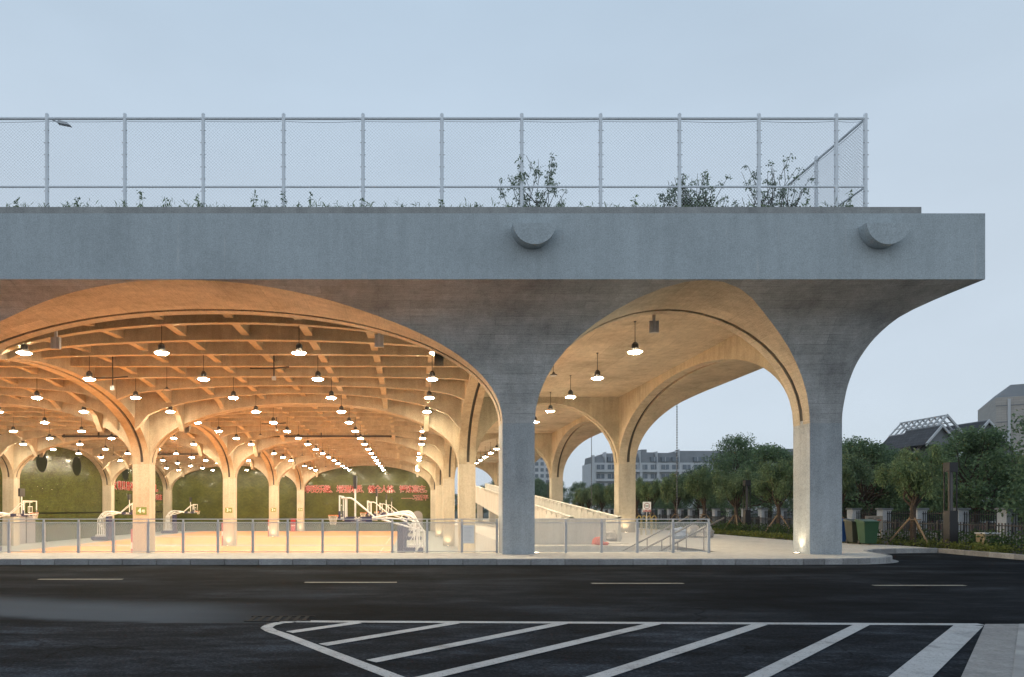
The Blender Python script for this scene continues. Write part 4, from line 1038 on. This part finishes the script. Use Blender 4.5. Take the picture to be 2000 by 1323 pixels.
def limb(m, p, q, r0, r1, bend=0.12, n=3, sides=6):
    p = Vector(p); q = Vector(q); pts = [p + (q - p) * k / n + (Vector((random.uniform(-1, 1), random.uniform(-1, 1), random.uniform(-.5, .5))) * bend * (q - p).length if 0 < k < n else Vector()) for k in range(n + 1)]
    for k in range(n): m.tube(pts[k], pts[k+1], r0 + (r1 - r0) * k / n, r0 + (r1 - r0) * (k + 1) / n, n=sides, cap=False)
    return pts
def make_willow(seed):
    random.seed(seed); t = thing('willow_tree', '', 'tree')
    m = MB(); limb(m, (0, 0, -0.1), (0.03, 0.02, 1.75), 0.12, 0.10, 0.02, 4, 8)
    cs = []; rs = []
    tips = []
    for k in range(9):
        a = 2 * math.pi * k / 9 + random.uniform(-.3, .3); r = random.uniform(0.35, 0.95); z = random.uniform(2.5, 3.6)
        tp = (r * math.cos(a), r * math.sin(a), z); limb(m, (0.03, 0.02, random.uniform(1.45, 1.75)), tp, 0.055, 0.018, 0.10, 3, 5); tips.append(tp)
    m.part('trunk', 'bark', t, local=True, smooth=True)
    for tp in tips:
        for q in range(5):
            cs.append((tp[0] + random.uniform(-.4, .4), tp[1] + random.uniform(-.4, .4), tp[2] + random.uniform(-0.5, 0.65))); s_ = random.uniform(0.24, 0.42); rs.append((s_, s_, s_ * 1.25))
    for q in range(8):
        a = random.uniform(0, 6.28); cs.append((1.1 * math.cos(a), 1.1 * math.sin(a), random.uniform(2.2, 3.3))); rs.append((0.28, 0.28, 0.5))
    mk('crown', leaves_mesh('willow_crown', cs, rs, [260] * len(cs), 0.15, 'leaf_willow', 0.24, 0.35, 0.6), t)
    for k in range(3):
        a = 2 * math.pi * k / 3 + 0.5
        MB().tube((0.95 * math.cos(a), 0.95 * math.sin(a), -0.05), (0.10 * math.cos(a), 0.10 * math.sin(a), 1.15), 0.035, n=6).part('stake', 'stake_wood', t, local=True)
    MB().tube((-0.22, -0.13, 1.08), (0.22, -0.13, 1.08), 0.025).part('tie_bar', 'stake_wood', t, local=True)
    return t
def make_tree(seed, H, W, mat='leaf_dense', nclump=64, nl=240, leaf=0.17):
    random.seed(seed); t = thing('broadleaf_tree', '', 'tree'); m = MB(); limb(m, (0, 0, -0.2), (0.1, 0, H * 0.45), 0.16, 0.11, 0.03, 3, 7)
    cs = []; rs = []
    for k in range(nclump):
        a = random.uniform(0, 6.283); u = random.random(); zz = 0.22 + 0.78 * u
        prof = math.sin(min(1, (1.06 - zz) / 0.55) * math.pi / 2) ** 0.8
        r = W / 2 * prof * math.sqrt(random.uniform(0.15, 1)); c = (r * math.cos(a), r * math.sin(a), H * zz - 0.3)
        cs.append(c); s_ = random.uniform(0.5, 0.95) * W / 5; rs.append((s_, s_, s_ * 0.75))
        if k % 3 == 0: limb(m, (0.05, 0, H * random.uniform(0.25, 0.45)), c, 0.06, 0.015, 0.1, 3, 5)
    m.part('trunk', 'bark', t, local=True, smooth=True)
    mk('crown', leaves_mesh('tree_crown', cs, rs, [nl] * nclump, leaf, mat, 0.55, 0.1, 0.45), t)
    return t
willows = [make_willow(s) for s in (11, 12, 13)]
WX = 20.3; used = [False] * 3
wl_ = ['beside the dark lamp post at the right', 'just right of the front corner column', 'behind the front corner column, in the side arch', 'left of the side arch column', 'behind the short railing end', 'above the boulders', 'right of the no entry sign', 'behind the no entry sign', 'left of the no entry sign', 'past the second aisle column', 'far down the hedge', 'farthest visible down the hedge']
for k in range(12):
    Y_ = Y0 * 1.25 + 5.0 * k; v = k % 3
    lab = 'young staked willow tree in the hedge row, %s from the road' % ORD[k]
    loc = (WX + random.uniform(-.3, .3), Y_ + random.uniform(-.3, .3), -0.06)
    if not used[v]: o = willows[v]; o.location = loc; used[v] = True; o['label'] = lab; o.rotation_euler = (0, 0, k * 1.3)
    else: o = copy_tree(willows[v], loc, k * 1.3, lab, random.uniform(0.93, 1.08))
    o['group'] = 'staked willows along the hedge'
trees = [make_tree(21, 7.2, 6.0), make_tree(22, 6.4, 5.6), make_tree(23, 8.2, 6.4), make_tree(24, 6.0, 6.0)]
tpos = [(29.0, 29.0, 0, 1.0), (34.5, 33.0, 2, 1.08), (30.5, 37.0, 1, 0.92), (29.0, 43.5, 3, 0.98), (31, 50, 0, 0.92), (29.5, 56, 1, 1.05), (30, 62.5, 2, 1.0), (33, 68, 2, .9), (29.5, 70, 0, .82),
        (30, 78, 1, .72), (29, 87, 3, .8), (30, 96, 0, .72), (29, 106, 1, .85), (29, 118, 2, .75), (28, 132, 0, 1.0), (27, 148, 1, 1.1), (26, 165, 3, 1.2), (33, 176, 0, 1.3), (40, 122, 2, .75),
        (31.5, 45, 1, .85), (33.5, 40.5, 3, .8), (36, 47, 1, .8), (41, 47.5, 3, .75), (45, 46, 1, .9), (39, 53, 0, .8), (38.5, 40.5, 3, 0.85), (42, 36, 0, 0.9), (46, 41, 2, 1.0), (17, 128, 2, 0.9), (21, 140, 1, 1.1), (13, 124, 0, 0.8), (24, 190, 2, 1.2), (8, 150, 3, 1.0), (36.5, 96, 2, .68), (37, 84, 0, .85), (38, 108, 1, .85)]
ut = [False] * 4
def where(i, x, y):
    return 'dense green tree behind the pillared fence, %s nearest of the background trees' % ORD[i] if i < 24 else ''
order = sorted(range(len(tpos)), key=lambda i: tpos[i][1])
ORD += ['twenty-fifth', 'twenty-sixth', 'twenty-seventh', 'twenty-eighth', 'twenty-ninth', 'thirtieth', 'thirty-first', 'thirty-second', 'thirty-third', 'thirty-fourth', 'thirty-fifth', 'thirty-sixth', 'thirty-seventh', 'thirty-eighth']
for rank, i in enumerate(order):
    x, y, v, s_ = tpos[i]; lab = 'dense green background tree, %s nearest beyond the pillared fence' % ORD[rank]
    if not ut[v]: o = trees[v]; o.location = (x, y, -0.1); ut[v] = True; o['label'] = lab; o.scale = (s_,) * 3
    else: o = copy_tree(trees[v], (x, y, -0.1), rank * 2.1, lab, s_)
    o['group'] = 'background trees'
random.seed(99)
# planting bed and hedges
bed = MB().add([(19.47, -10, -0.05), (24, -10, -0.05), (24, 130, -0.05), (17.05, 130, -0.05), (17.65, 31, -0.05), (19.47, 26.8, -0.05)], [(0, 1, 2, 3, 4, 5)])
struct('planting_bed', bed, 'soil')
def edge_x(y): return 19.55 if y < 26.8 else (19.55 - (y - 26.8) * 0.43 if y < 31 else 17.75 - (y - 31) * 0.008)
cs, rs, ct = [], [], []
for k in range(420):
    y = 12 + 95 * (k / 420) ** 1.25 + random.uniform(-.2, .2); x = edge_x(y) + random.uniform(0.15, 0.95)
    cs.append((x, y, 0.08)); rs.append((0.32, 0.32, 0.20)); ct.append(60)
o = bpy.data.objects.new('ground_cover', leaves_mesh('ground_cover', cs, rs, ct, 0.11, 'leaf_yellow', 0.5, -0.3, 0.5)); COL.objects.link(o); tag(o, 'low yellow green ground cover along the paving edge', 'plants', kind='stuff')
cs, rs, ct = [], [], []
for k in range(420):
    y = 12 + 100 * (k / 420) ** 1.25 + random.uniform(-.2, .2); x = edge_x(y) + random.uniform(1.0, 3.2) if y > 26 else 21.0 + random.uniform(-0.9, 1.0)
    cs.append((min(x, 22.2), y, 0.28)); rs.append((0.45, 0.45, 0.42)); ct.append(75)
o = bpy.data.objects.new('hedge', leaves_mesh('hedge', cs, rs, ct, 0.12, 'leaf_hedge', 0.5, -0.2, 0.5)); COL.objects.link(o); tag(o, 'dark green clipped hedge in front of the black fence', 'hedge', kind='stuff')
# roof shrubs
def shrub(x, y, z, h, w, n, leafn, lab, spread):
    t = thing('roof_shrub', lab, 'shrub', (x, y, z), 0, 'shrubs on the planted roof'); m = MB(); cs = []; rs = []
    for k in range(n):
        a = random.uniform(0, 6.283); r = w / 2 * math.sqrt(random.random()); hh = h * random.uniform(0.68, 1.05) * (1 - 0.30 * (2 * r / w) ** 2)
        pts = limb(m, (random.uniform(-.15, .15) * spread, random.uniform(-.1, .1), 0), (r * math.cos(a), r * math.sin(a), hh), 0.022, 0.006, 0.08, 4, 4)
        for q in range(leafn):
            s_ = random.uniform(0.35, 1.0); j = min(3, int(s_ * 4)); P_ = pts[j] + (pts[j+1] - pts[j]) * (s_ * 4 - j)
            cs.append(tuple(P_ + Vector((random.uniform(-.08, .08), random.uniform(-.08, .08), random.uniform(-.05, .08))))); rs.append((0.13, 0.13, 0.10))
    m.part('stems', 'bark', t, local=True)
    mk('foliage', leaves_mesh('shrub_leaves', cs, rs, [13] * len(cs), 0.095, 'leaf_roof', 0.5, 0.2, 0.6), t)
shrub(X_of(1040, 22.4), 22.4, 10.2, 2.95, 2.6, 17, 8, 'straggly tall shrub on the roof above the middle spout', 2.5)
shrub(X_of(960, 22.2), 22.2, 10.2, 0.9, 0.9, 6, 4, 'small low shrub on the roof left of the tall straggly one', 1)
shrub(X_of(1358, 22.6), 22.6, 10.2, 2.45, 2.6, 46, 6, 'dense rounded shrub on the roof right of the middle', 2)
shrub(X_of(1510, 22.8), 22.8, 10.2, 3.15, 2.5, 30, 4, 'airy upright shrub on the roof near the fence corner', 1.5)
for k, (x_, top) in enumerate(((150, 383), (272, 368), (322, 384), (385, 378), (495, 373), (553, 374), (605, 372), (30, 388), (1238, 384), (705, 386), (860, 388), (1575, 383), (1660, 372))):
    Y_ = 20.95; zt = EYE + (PY0 - top) * Y_ / FPX; h = zt - 10.2
    t = thing('roof_weed', 'small weed on the roof edge, %s from the left' % ORD[sorted((150, 272, 322, 385, 495, 553, 605, 30, 1238, 705, 860, 1575, 1660)).index(x_)], 'plant', (X_of(x_, Y_), Y_, 10.18), 0, 'weeds along the roof edge')
    m = MB(); m.tube((0, 0, 0), (0.03, 0, h * 0.95), 0.008, 0.004, n=4, cap=False); m.part('stem', 'leaf_roof', t, local=True)
    mk('leaves', leaves_mesh('weed_leaves', [(0.02, 0, h * f) for f in (0.55, 0.75, 0.92)], [(0.10, 0.08, 0.07)] * 3, [9, 11, 8], 0.12, 'leaf_roof', 0.4, 0.0, 0.8), t)
cs = [(X_of(random.uniform(-40, 1700), 20.8), random.uniform(20.74, 20.95), 10.56 + 0.12 * random.random() ** 2) for k in range(150)]
o = bpy.data.objects.new('roof_grass', leaves_mesh('roof_grass', cs, [(0.13, 0.05, 0.17)] * len(cs), [9] * len(cs), 0.20, 'leaf_roof', 0.12, -0.8, 0.7)); COL.objects.link(o); tag(o, 'sparse wild grass along the roof edge', 'grass', kind='stuff')

# ------------------------------------------------------------------ right-hand boundary: fences, bins, lamps
t = thing('black_fence', 'low black steel picket fence along the hedge', 'fence', (22.4, 30, 0))
y = 14.0
while y < 110:
    m = MB(); n = 18 if y < 50 else 12
    for k in range(n): m.box(22.385, 22.415, y + (k + .5) * 2.5 / n - 0.018, y + (k + .5) * 2.5 / n + 0.018, -0.05, 0.92)
    m.part('picket_panel', 'black_fence', t)
    MB().box(22.37, 22.43, y + 0.02, y + 2.48, 0.80, 0.84).box(22.37, 22.43, y + 0.02, y + 2.48, 0.10, 0.14).part('rail', 'black_fence', t)
    MB().box(22.35, 22.45, y - 0.05, y + 0.03, -0.1, 0.98).part('post', 'black_fence', t)
    y += 2.5
t = thing('pillared_fence', 'tall boundary fence of white stone pillars and dark railings', 'fence', (27, 40, 0))
FXX = 27.0
ks = [FXX / (1 / (0.000859 + 0.0000745 * k)) * FPX for k in range(-3, 26)]
for i, Y_ in enumerate(ks):
    MB().box(FXX - 0.25, FXX + 0.25, Y_ - 0.25, Y_ + 0.25, -0.2, 1.40).part('pillar', 'stone_white', t)
    MB().box(FXX - 0.31, FXX + 0.31, Y_ - 0.31, Y_ + 0.31, 1.40, 1.50).part('pillar_cap', 'render_grey', t)
    if i < len(ks) - 1:
        Yn = ks[i+1]; m = MB()
        for q in range(16): 
            yy = Y_ + 0.3 + (Yn - Y_ - 0.6) * q / 15; m.box(FXX - 0.015, FXX + 0.015, yy - 0.012, yy + 0.012, 0.25, 1.32)
        m.box(FXX - 0.02, FXX + 0.02, Y_ + 0.25, Yn - 0.25, 1.18, 1.22).box(FXX - 0.02, FXX + 0.02, Y_ + 0.25, Yn - 0.25, 0.3, 0.34)
        m.part('railing_panel', 'black_fence', t)
        MB().box(FXX - 0.12, FXX + 0.12, Y_ + 0.25, Yn - 0.25, -0.2, 0.24).part('plinth', 'render_grey', t)
def post_lamp(Y_, X_, lab):
    t = thing('post_lamp', lab, 'lamp post', (X_, Y_, -0.06), 0, 'dark square lamp posts')
    MB().box(-0.16, 0.16, -0.16, 0.16, 0, 1.45).part('base', 'dark_metal', t, local=True)
    for a in (-0.13, 0.13):
        for b in (-0.13, 0.13): MB().box(a - 0.018, a + 0.018, b - 0.018, b + 0.018, 1.45, 2.9).part('corner_bar', 'dark_metal', t, local=True)
    MB().box(-0.055, 0.055, -0.055, 0.055, 1.45, 2.9).part('core', 'steel_brushed', t, local=True)
    MB().box(-0.16, 0.16, -0.16, 0.16, 2.9, 3.25).part('head', 'dark_metal', t, local=True)
post_lamp(Y0 * 1.17, 20.2, 'dark square lamp post in the hedge at the right')
post_lamp(Y0 * 1.88, 20.2, 'dark square lamp post in the hedge seen through the small arch')
def bin_(x, Y_, mat, lab):
    t = thing('wheeled_bin', lab, 'bin', (x, Y_, 0), R(-8), 'wheeled bins by the hedge')
    m = MB().add([(-.21, -.26, .06), (.21, -.26, .06), (.21, .24, .06), (-.21, .24, .06), (-.28, -.34, .92), (.28, -.34, .92), (.28, .32, .92), (-.28, .32, .92)], [(0,3,2,1),(4,5,6,7),(0,1,5,4),(1,2,6,5),(2,3,7,6),(3,0,4,7)])
    m.part('body', mat, t, local=True)
    MB().add([(-.31, -.38, .92), (.31, -.38, .92), (.31, .36, .92), (-.31, .36, .92), (-.30, -.34, .96), (.30, -.34, .96), (.30, .33, 1.03), (-.30, .33, 1.03)], [(0,3,2,1),(4,5,6,7),(0,1,5,4),(1,2,6,5),(2,3,7,6),(3,0,4,7)]).part('lid', mat, t, local=True)
    MB().tube((-.25, .38, .98), (.25, .38, .98), .018).part('handle', mat, t, local=True)
    for s in (-.2, .2): MB().tube((s - .03, .22, .09), (s + .03, .22, .09), .09, n=12).part('wheel', 'black_plastic', t, local=True)
    m = MB()
    for q in range(3): m.box(-.17, -.07, -.335 + q * .0 , -.325, .5 - q * .1, .56 - q * .1)
    m.add([], []); 
Yb_ = 28.6
bin_(X_of(1650, Yb_ + .8), Yb_ + 0.8, 'bin_blue', 'blue wheeled bin half hidden behind the corner column')
bin_(X_of(1670, Yb_), Yb_, 'bin_brown', 'dark olive wheeled bin between the blue and green bins')
bin_(X_of(1694, Yb_ - .8), Yb_ - 0.8, 'bin_green', 'green wheeled bin at the right of the three')
t = thing('notice_board', 'beige notice board on two legs behind the green bin', 'notice board', (X_of(1707, 29.6), 29.6, -0.05), R(-4))
MB().box(-0.36, 0.36, -0.015, 0.015, 0.62, 1.20).part('panel', 'board_beige', t, local=True)
m = MB().box(-0.24, -0.02, -0.02, -0.016, 1.09, 1.12).box(0.04, 0.22, -0.02, -0.016, 1.09, 1.12).box(-0.3, 0.1, -0.02, -0.016, 0.99, 1.04); m.part('print', 'print_dark', t, local=True)
MB().box(0.13, 0.29, -0.02, -0.016, 0.99, 1.04).part('print', 'print_red', t, local=True)
for s in (-.3, .3): MB().box(s - .02, s + .02, 0.016, 0.05, 0, 1.15).part('leg', 'stake_wood', t, local=True)
t = thing('litter_bin', 'stone clad litter bin with a pale flat lid in the hedge at far right', 'bin', (X_of(1928, 24.6), 24.6, -0.06))
MB().box(-0.24, 0.24, -0.2, 0.2, 0, 0.62).part('body', 'stone_bin', t, local=True)
MB().box(0.0, 0.2, -0.206, -0.201, 0.05, 0.5).part('door', 'dark_metal', t, local=True)
MB().box(-0.27, 0.27, -0.23, 0.23, 0.62, 0.66).part('lid', 'rail_light', t, local=True)

# ------------------------------------------------------------------ buildings beyond
YH = 54.5; hx = lambda p: (p - PX0) * YH / FPX; hzz = lambda y: EYE + (PY0 - y) * YH / FPX
t = thing('brick_house', 'red brick house with dark tiled gables and a white roof frame behind the trees', 'house', (44, YH, 0))
MB().box(hx(1706), hx(2110), YH, YH + 7.5, -0.2, 5.4).part('wall', 'red_brick', t, boxuv=True)
for (a, b, y0_, y1_) in ((1819, 1851, 981, 1016), (1908, 1940, 976, 1018), (1768, 1779, 985, 1004), (1722, 1736, 978, 1010), (1985, 2010, 976, 1018)):
    f_ = MB(); A, B, C, D = hx(a), hx(b), hzz(y1_), hzz(y0_)
    f_.box(A - .12, A, YH - .10, YH - .004, C - .12, D + .12).box(B, B + .12, YH - .10, YH - .004, C - .12, D + .12).box(A, B, YH - .10, YH - .004, D, D + .12).box(A, B, YH - .10, YH - .004, C - .12, C)
    w_ = f_.part('window', 'render_white', t); g_ = MB().box(A, B, YH - .04, YH - .004, C, D).part('pane', 'window_dark', w_); g_.location = (0, 0, 0)
    mm = MB().box((A + B) / 2 - .03, (A + B) / 2 + .03, YH - .07, YH - .041, C, D).box(A, B, YH - .07, YH - .042, C + (D - C) * .7 - .03, C + (D - C) * .7 + .03).part('glazing_bar', 'render_white', w_); mm.location = (0, 0, 0)
for a in (1722, 1806, 1950): MB().box(hx(a) - .18, hx(a) + .18, YH - .06, YH - .005, -.2, 2.0).part('pilaster', 'render_white', t)
MB().box(hx(1704), hx(2112), YH - .18, YH + .1, 2.02, 2.2).part('string_course', 'render_white', t)
def gable_roof(xr, y0, y1, zr_, hw, sl=1.15, z_hi=None):
    """tiled roof with its ridge along y; z_hi: tiles only below that height, a white rafter frame above it"""
    ze = zr_ - hw * sl; top = zr_ if z_hi is None else z_hi; dt = (zr_ - top) / sl
    m = MB().sweep([[(xr - hw, y, ze), (xr - dt, y, top)] for y in (y0, y1)]); m.sweep([[(xr + dt, y, top), (xr + hw, y, ze)] for y in (y0, y1)])
    m.part('tiled_roof', 'roof_tile', t)
    MB().add([(xr - hw, y0 + .25, ze), (xr + hw, y0 + .25, ze), (xr + dt, y0 + .25, top - .06), (xr - dt, y0 + .25, top - .06)], [(0, 1, 2, 3)]).part('gable_wall', 'render_grey', t)
    b_ = MB()
    for s_ in (-1, 1): b_.add([(xr + s_ * hw, y0 - .05, ze - .12), (xr, y0 - .05, zr_ - .12), (xr, y0 - .05, zr_ + .10), (xr + s_ * hw, y0 - .05, ze + .10), (xr + s_ * hw, y0 + .08, ze - .12), (xr, y0 + .08, zr_ - .12), (xr, y0 + .08, zr_ + .10), (xr + s_ * hw, y0 + .08, ze + .10)], [(0,1,2,3),(4,7,6,5),(3,2,6,7),(0,4,5,1)])
    b_.part('barge_board', 'render_white', t)
    MB().tube((xr, y0, zr_), (xr, y1, zr_), 0.07, n=6).part('ridge', 'render_grey' if z_hi is None else 'render_white', t)
    if z_hi:
        for k in range(9):
            y = y0 + .1 + (y1 - y0 - .2) * k / 8
            for s_ in (-1, 1): MB().tube((xr, y, zr_ - .04), (xr + s_ * dt, y, top), 0.075, n=4).part('rafter', 'render_white', t)
        for s_ in (-1, 1):
            for f in (0.5, 1.0): MB().tube((xr + s_ * dt * f, y0, zr_ - (zr_ - top) * f), (xr + s_ * dt * f, y1, zr_ - (zr_ - top) * f), 0.06, n=4).part('purlin', 'render_white', t)
gable_roof(44.0, 56.0, 61.4, 9.15, 3.2, z_hi=8.0)
gable_roof(46.0, 54.3, 61.0, 8.48, 2.9)
gable_roof(42.05, 54.0, 58.0, 8.05, 1.3)
# beige block far right, turned to face the road corner
YT = 92.0; XT = (1945 - PX0) * YT / FPX
t = thing('beige_block', 'tall beige clad block with chamfered roof at the right edge', 'building', (XT, YT, 0), R(-32))
Zt = lambda y, Y=YT: EYE + (PY0 - y) * Y / FPX
MB().box(0, 26, 0, 14, 0, Zt(777)).part('wall', 'beige_block', t, local=True, boxuv=True)
zz = Zt(777)
MB().add([(0, 0, zz), (26, 0, zz), (26, 14, zz), (0, 14, zz), (1.7, 1.2, zz + 1.75), (26, 1.2, zz + 1.75), (26, 12, zz + 1.75), (1.7, 12, zz + 1.75)], [(0,1,5,4),(1,2,6,5),(2,3,7,6),(3,0,4,7),(4,5,6,7)]).part('roof', 'render_grey', t, local=True)
MB().box(1.2, 1.5, -.2, -.003, 0, zz - .3).part('rain_pipe', 'render_white', t, local=True)
for z in (zz - 1.2, zz - 3.4): MB().box(-.02, 26, -.05, -.004, z, z + .12).part('joint_band', 'render_grey', t, local=True)
# apartment block
YA = 205.0; ax_ = lambda p: (p - PX0) * YA / FPX; az = lambda y: EYE + (PY0 - y) * YA / FPX
t = thing('apartment_block', 'long pale apartment block with grey mansard roof beyond the trees', 'building', (ax_(1300), YA, 0))
XA, XB = ax_(1160), ax_(1600)
MB().box(XA, XB, YA, YA + 14, 0, az(904)).part('wall', 'render_white', t)
ztop = az(882)
segs = [(1160, 1182, 891, 0), (1183, 1250, 885, 1), (1250, 1282, 883, 2), (1283, 1325, 884, 0), (1326, 1430, 880, 1), (1431, 1520, 879, 2), (1521, 1600, 876, 1)]
for a, b, yt, kk in segs:
    MB().add([(ax_(a) + .15, YA + .1, az(904)), (ax_(b) - .15, YA + .1, az(904)), (ax_(b) - .15, YA + 12, az(904)), (ax_(a) + .15, YA + 12, az(904)), (ax_(a) + .15, YA + 1.6, az(yt)), (ax_(b) - .15, YA + 1.6, az(yt)), (ax_(b) - .15, YA + 11, az(yt)), (ax_(a) + .15, YA + 11, az(yt))], [(0,1,5,4),(1,2,6,5),(2,3,7,6),(3,0,4,7),(4,5,6,7)]).part('mansard_roof', 'render_grey', t)
    MB().box(ax_(a) - .12, ax_(a) + .12, YA - .3, YA + 3, az(904), az(yt) + .3).part('party_wall', 'render_white', t)
for fl, (yt, yb) in enumerate(((893, 902), (908, 917), (926, 935), (944, 953))):
    for p in range(1166, 1590, 21):
        if fl == 0 and (p // 21) % 4 == 3: continue
        o = MB().box(ax_(p), ax_(p + 14), YA - .28, YA - .01 if fl else YA + .9, az(yb), az(yt)).part('window', 'window_far', t)
        q = MB().box(ax_(p + 6.6), ax_(p + 7.4), YA - .36, YA - .285, az(yb), az(yt)).part('mullion', 'render_white', o); q.location = (0, 0, 0)
    if fl: MB().box(XA, XB, YA - 1.3, YA - .4, az(yb + 5.5), az(yb + 1)).part('balcony_band', 'render_white', t)
for a in (1160, 1205, 1250, 1283, 1326, 1380, 1431): MB().box(ax_(a) - .35, ax_(a) + .35, YA - 1.2, YA - .02, 0, az(905)).part('pier', 'render_white', t)
MB().box(ax_(1262), ax_(1272), YA + 4, YA + 8, az(882), az(876)).part('roof_tank', 'render_grey', t)
YQ = 330.0
t = thing('far_tower', 'pale hazy tower block seen far off through the third side arch', 'building', ((1062 - PX0) * YQ / FPX, YQ, 0))
m = MB().box(-5, 6, 0, 12, 0, 28); m.part('wall', 'render_white', t, local=True)
for f in range(9):
    for c in range(4): MB().box(-4.2 + c * 2.6, -2.6 + c * 2.6, -.06, -.01, 2 + f * 2.9, 3.7 + f * 2.9).part('window', 'window_far', t, local=True)

# ------------------------------------------------------------------ the hazy evening air
hm = bpy.data.materials.new('haze'); n, l = nodes_of(hm); n.remove(n['Principled BSDF'])
pv = n.new('ShaderNodeVolumePrincipled'); pv.inputs['Color'].default_value = (0.90, 0.94, 1.0, 1); pv.inputs['Density'].default_value = 0.00022; pv.inputs['Anisotropy'].default_value = 0.85
l.new(pv.outputs[0], n['Material Output'].inputs['Volume']); MATS['haze'] = hm
o = MB().box(-620, 720, -170, 1120, -3.4, 34).part('haze', 'haze', None)
tag(o, 'thin bluish evening haze over the whole place', 'haze', kind='stuff')
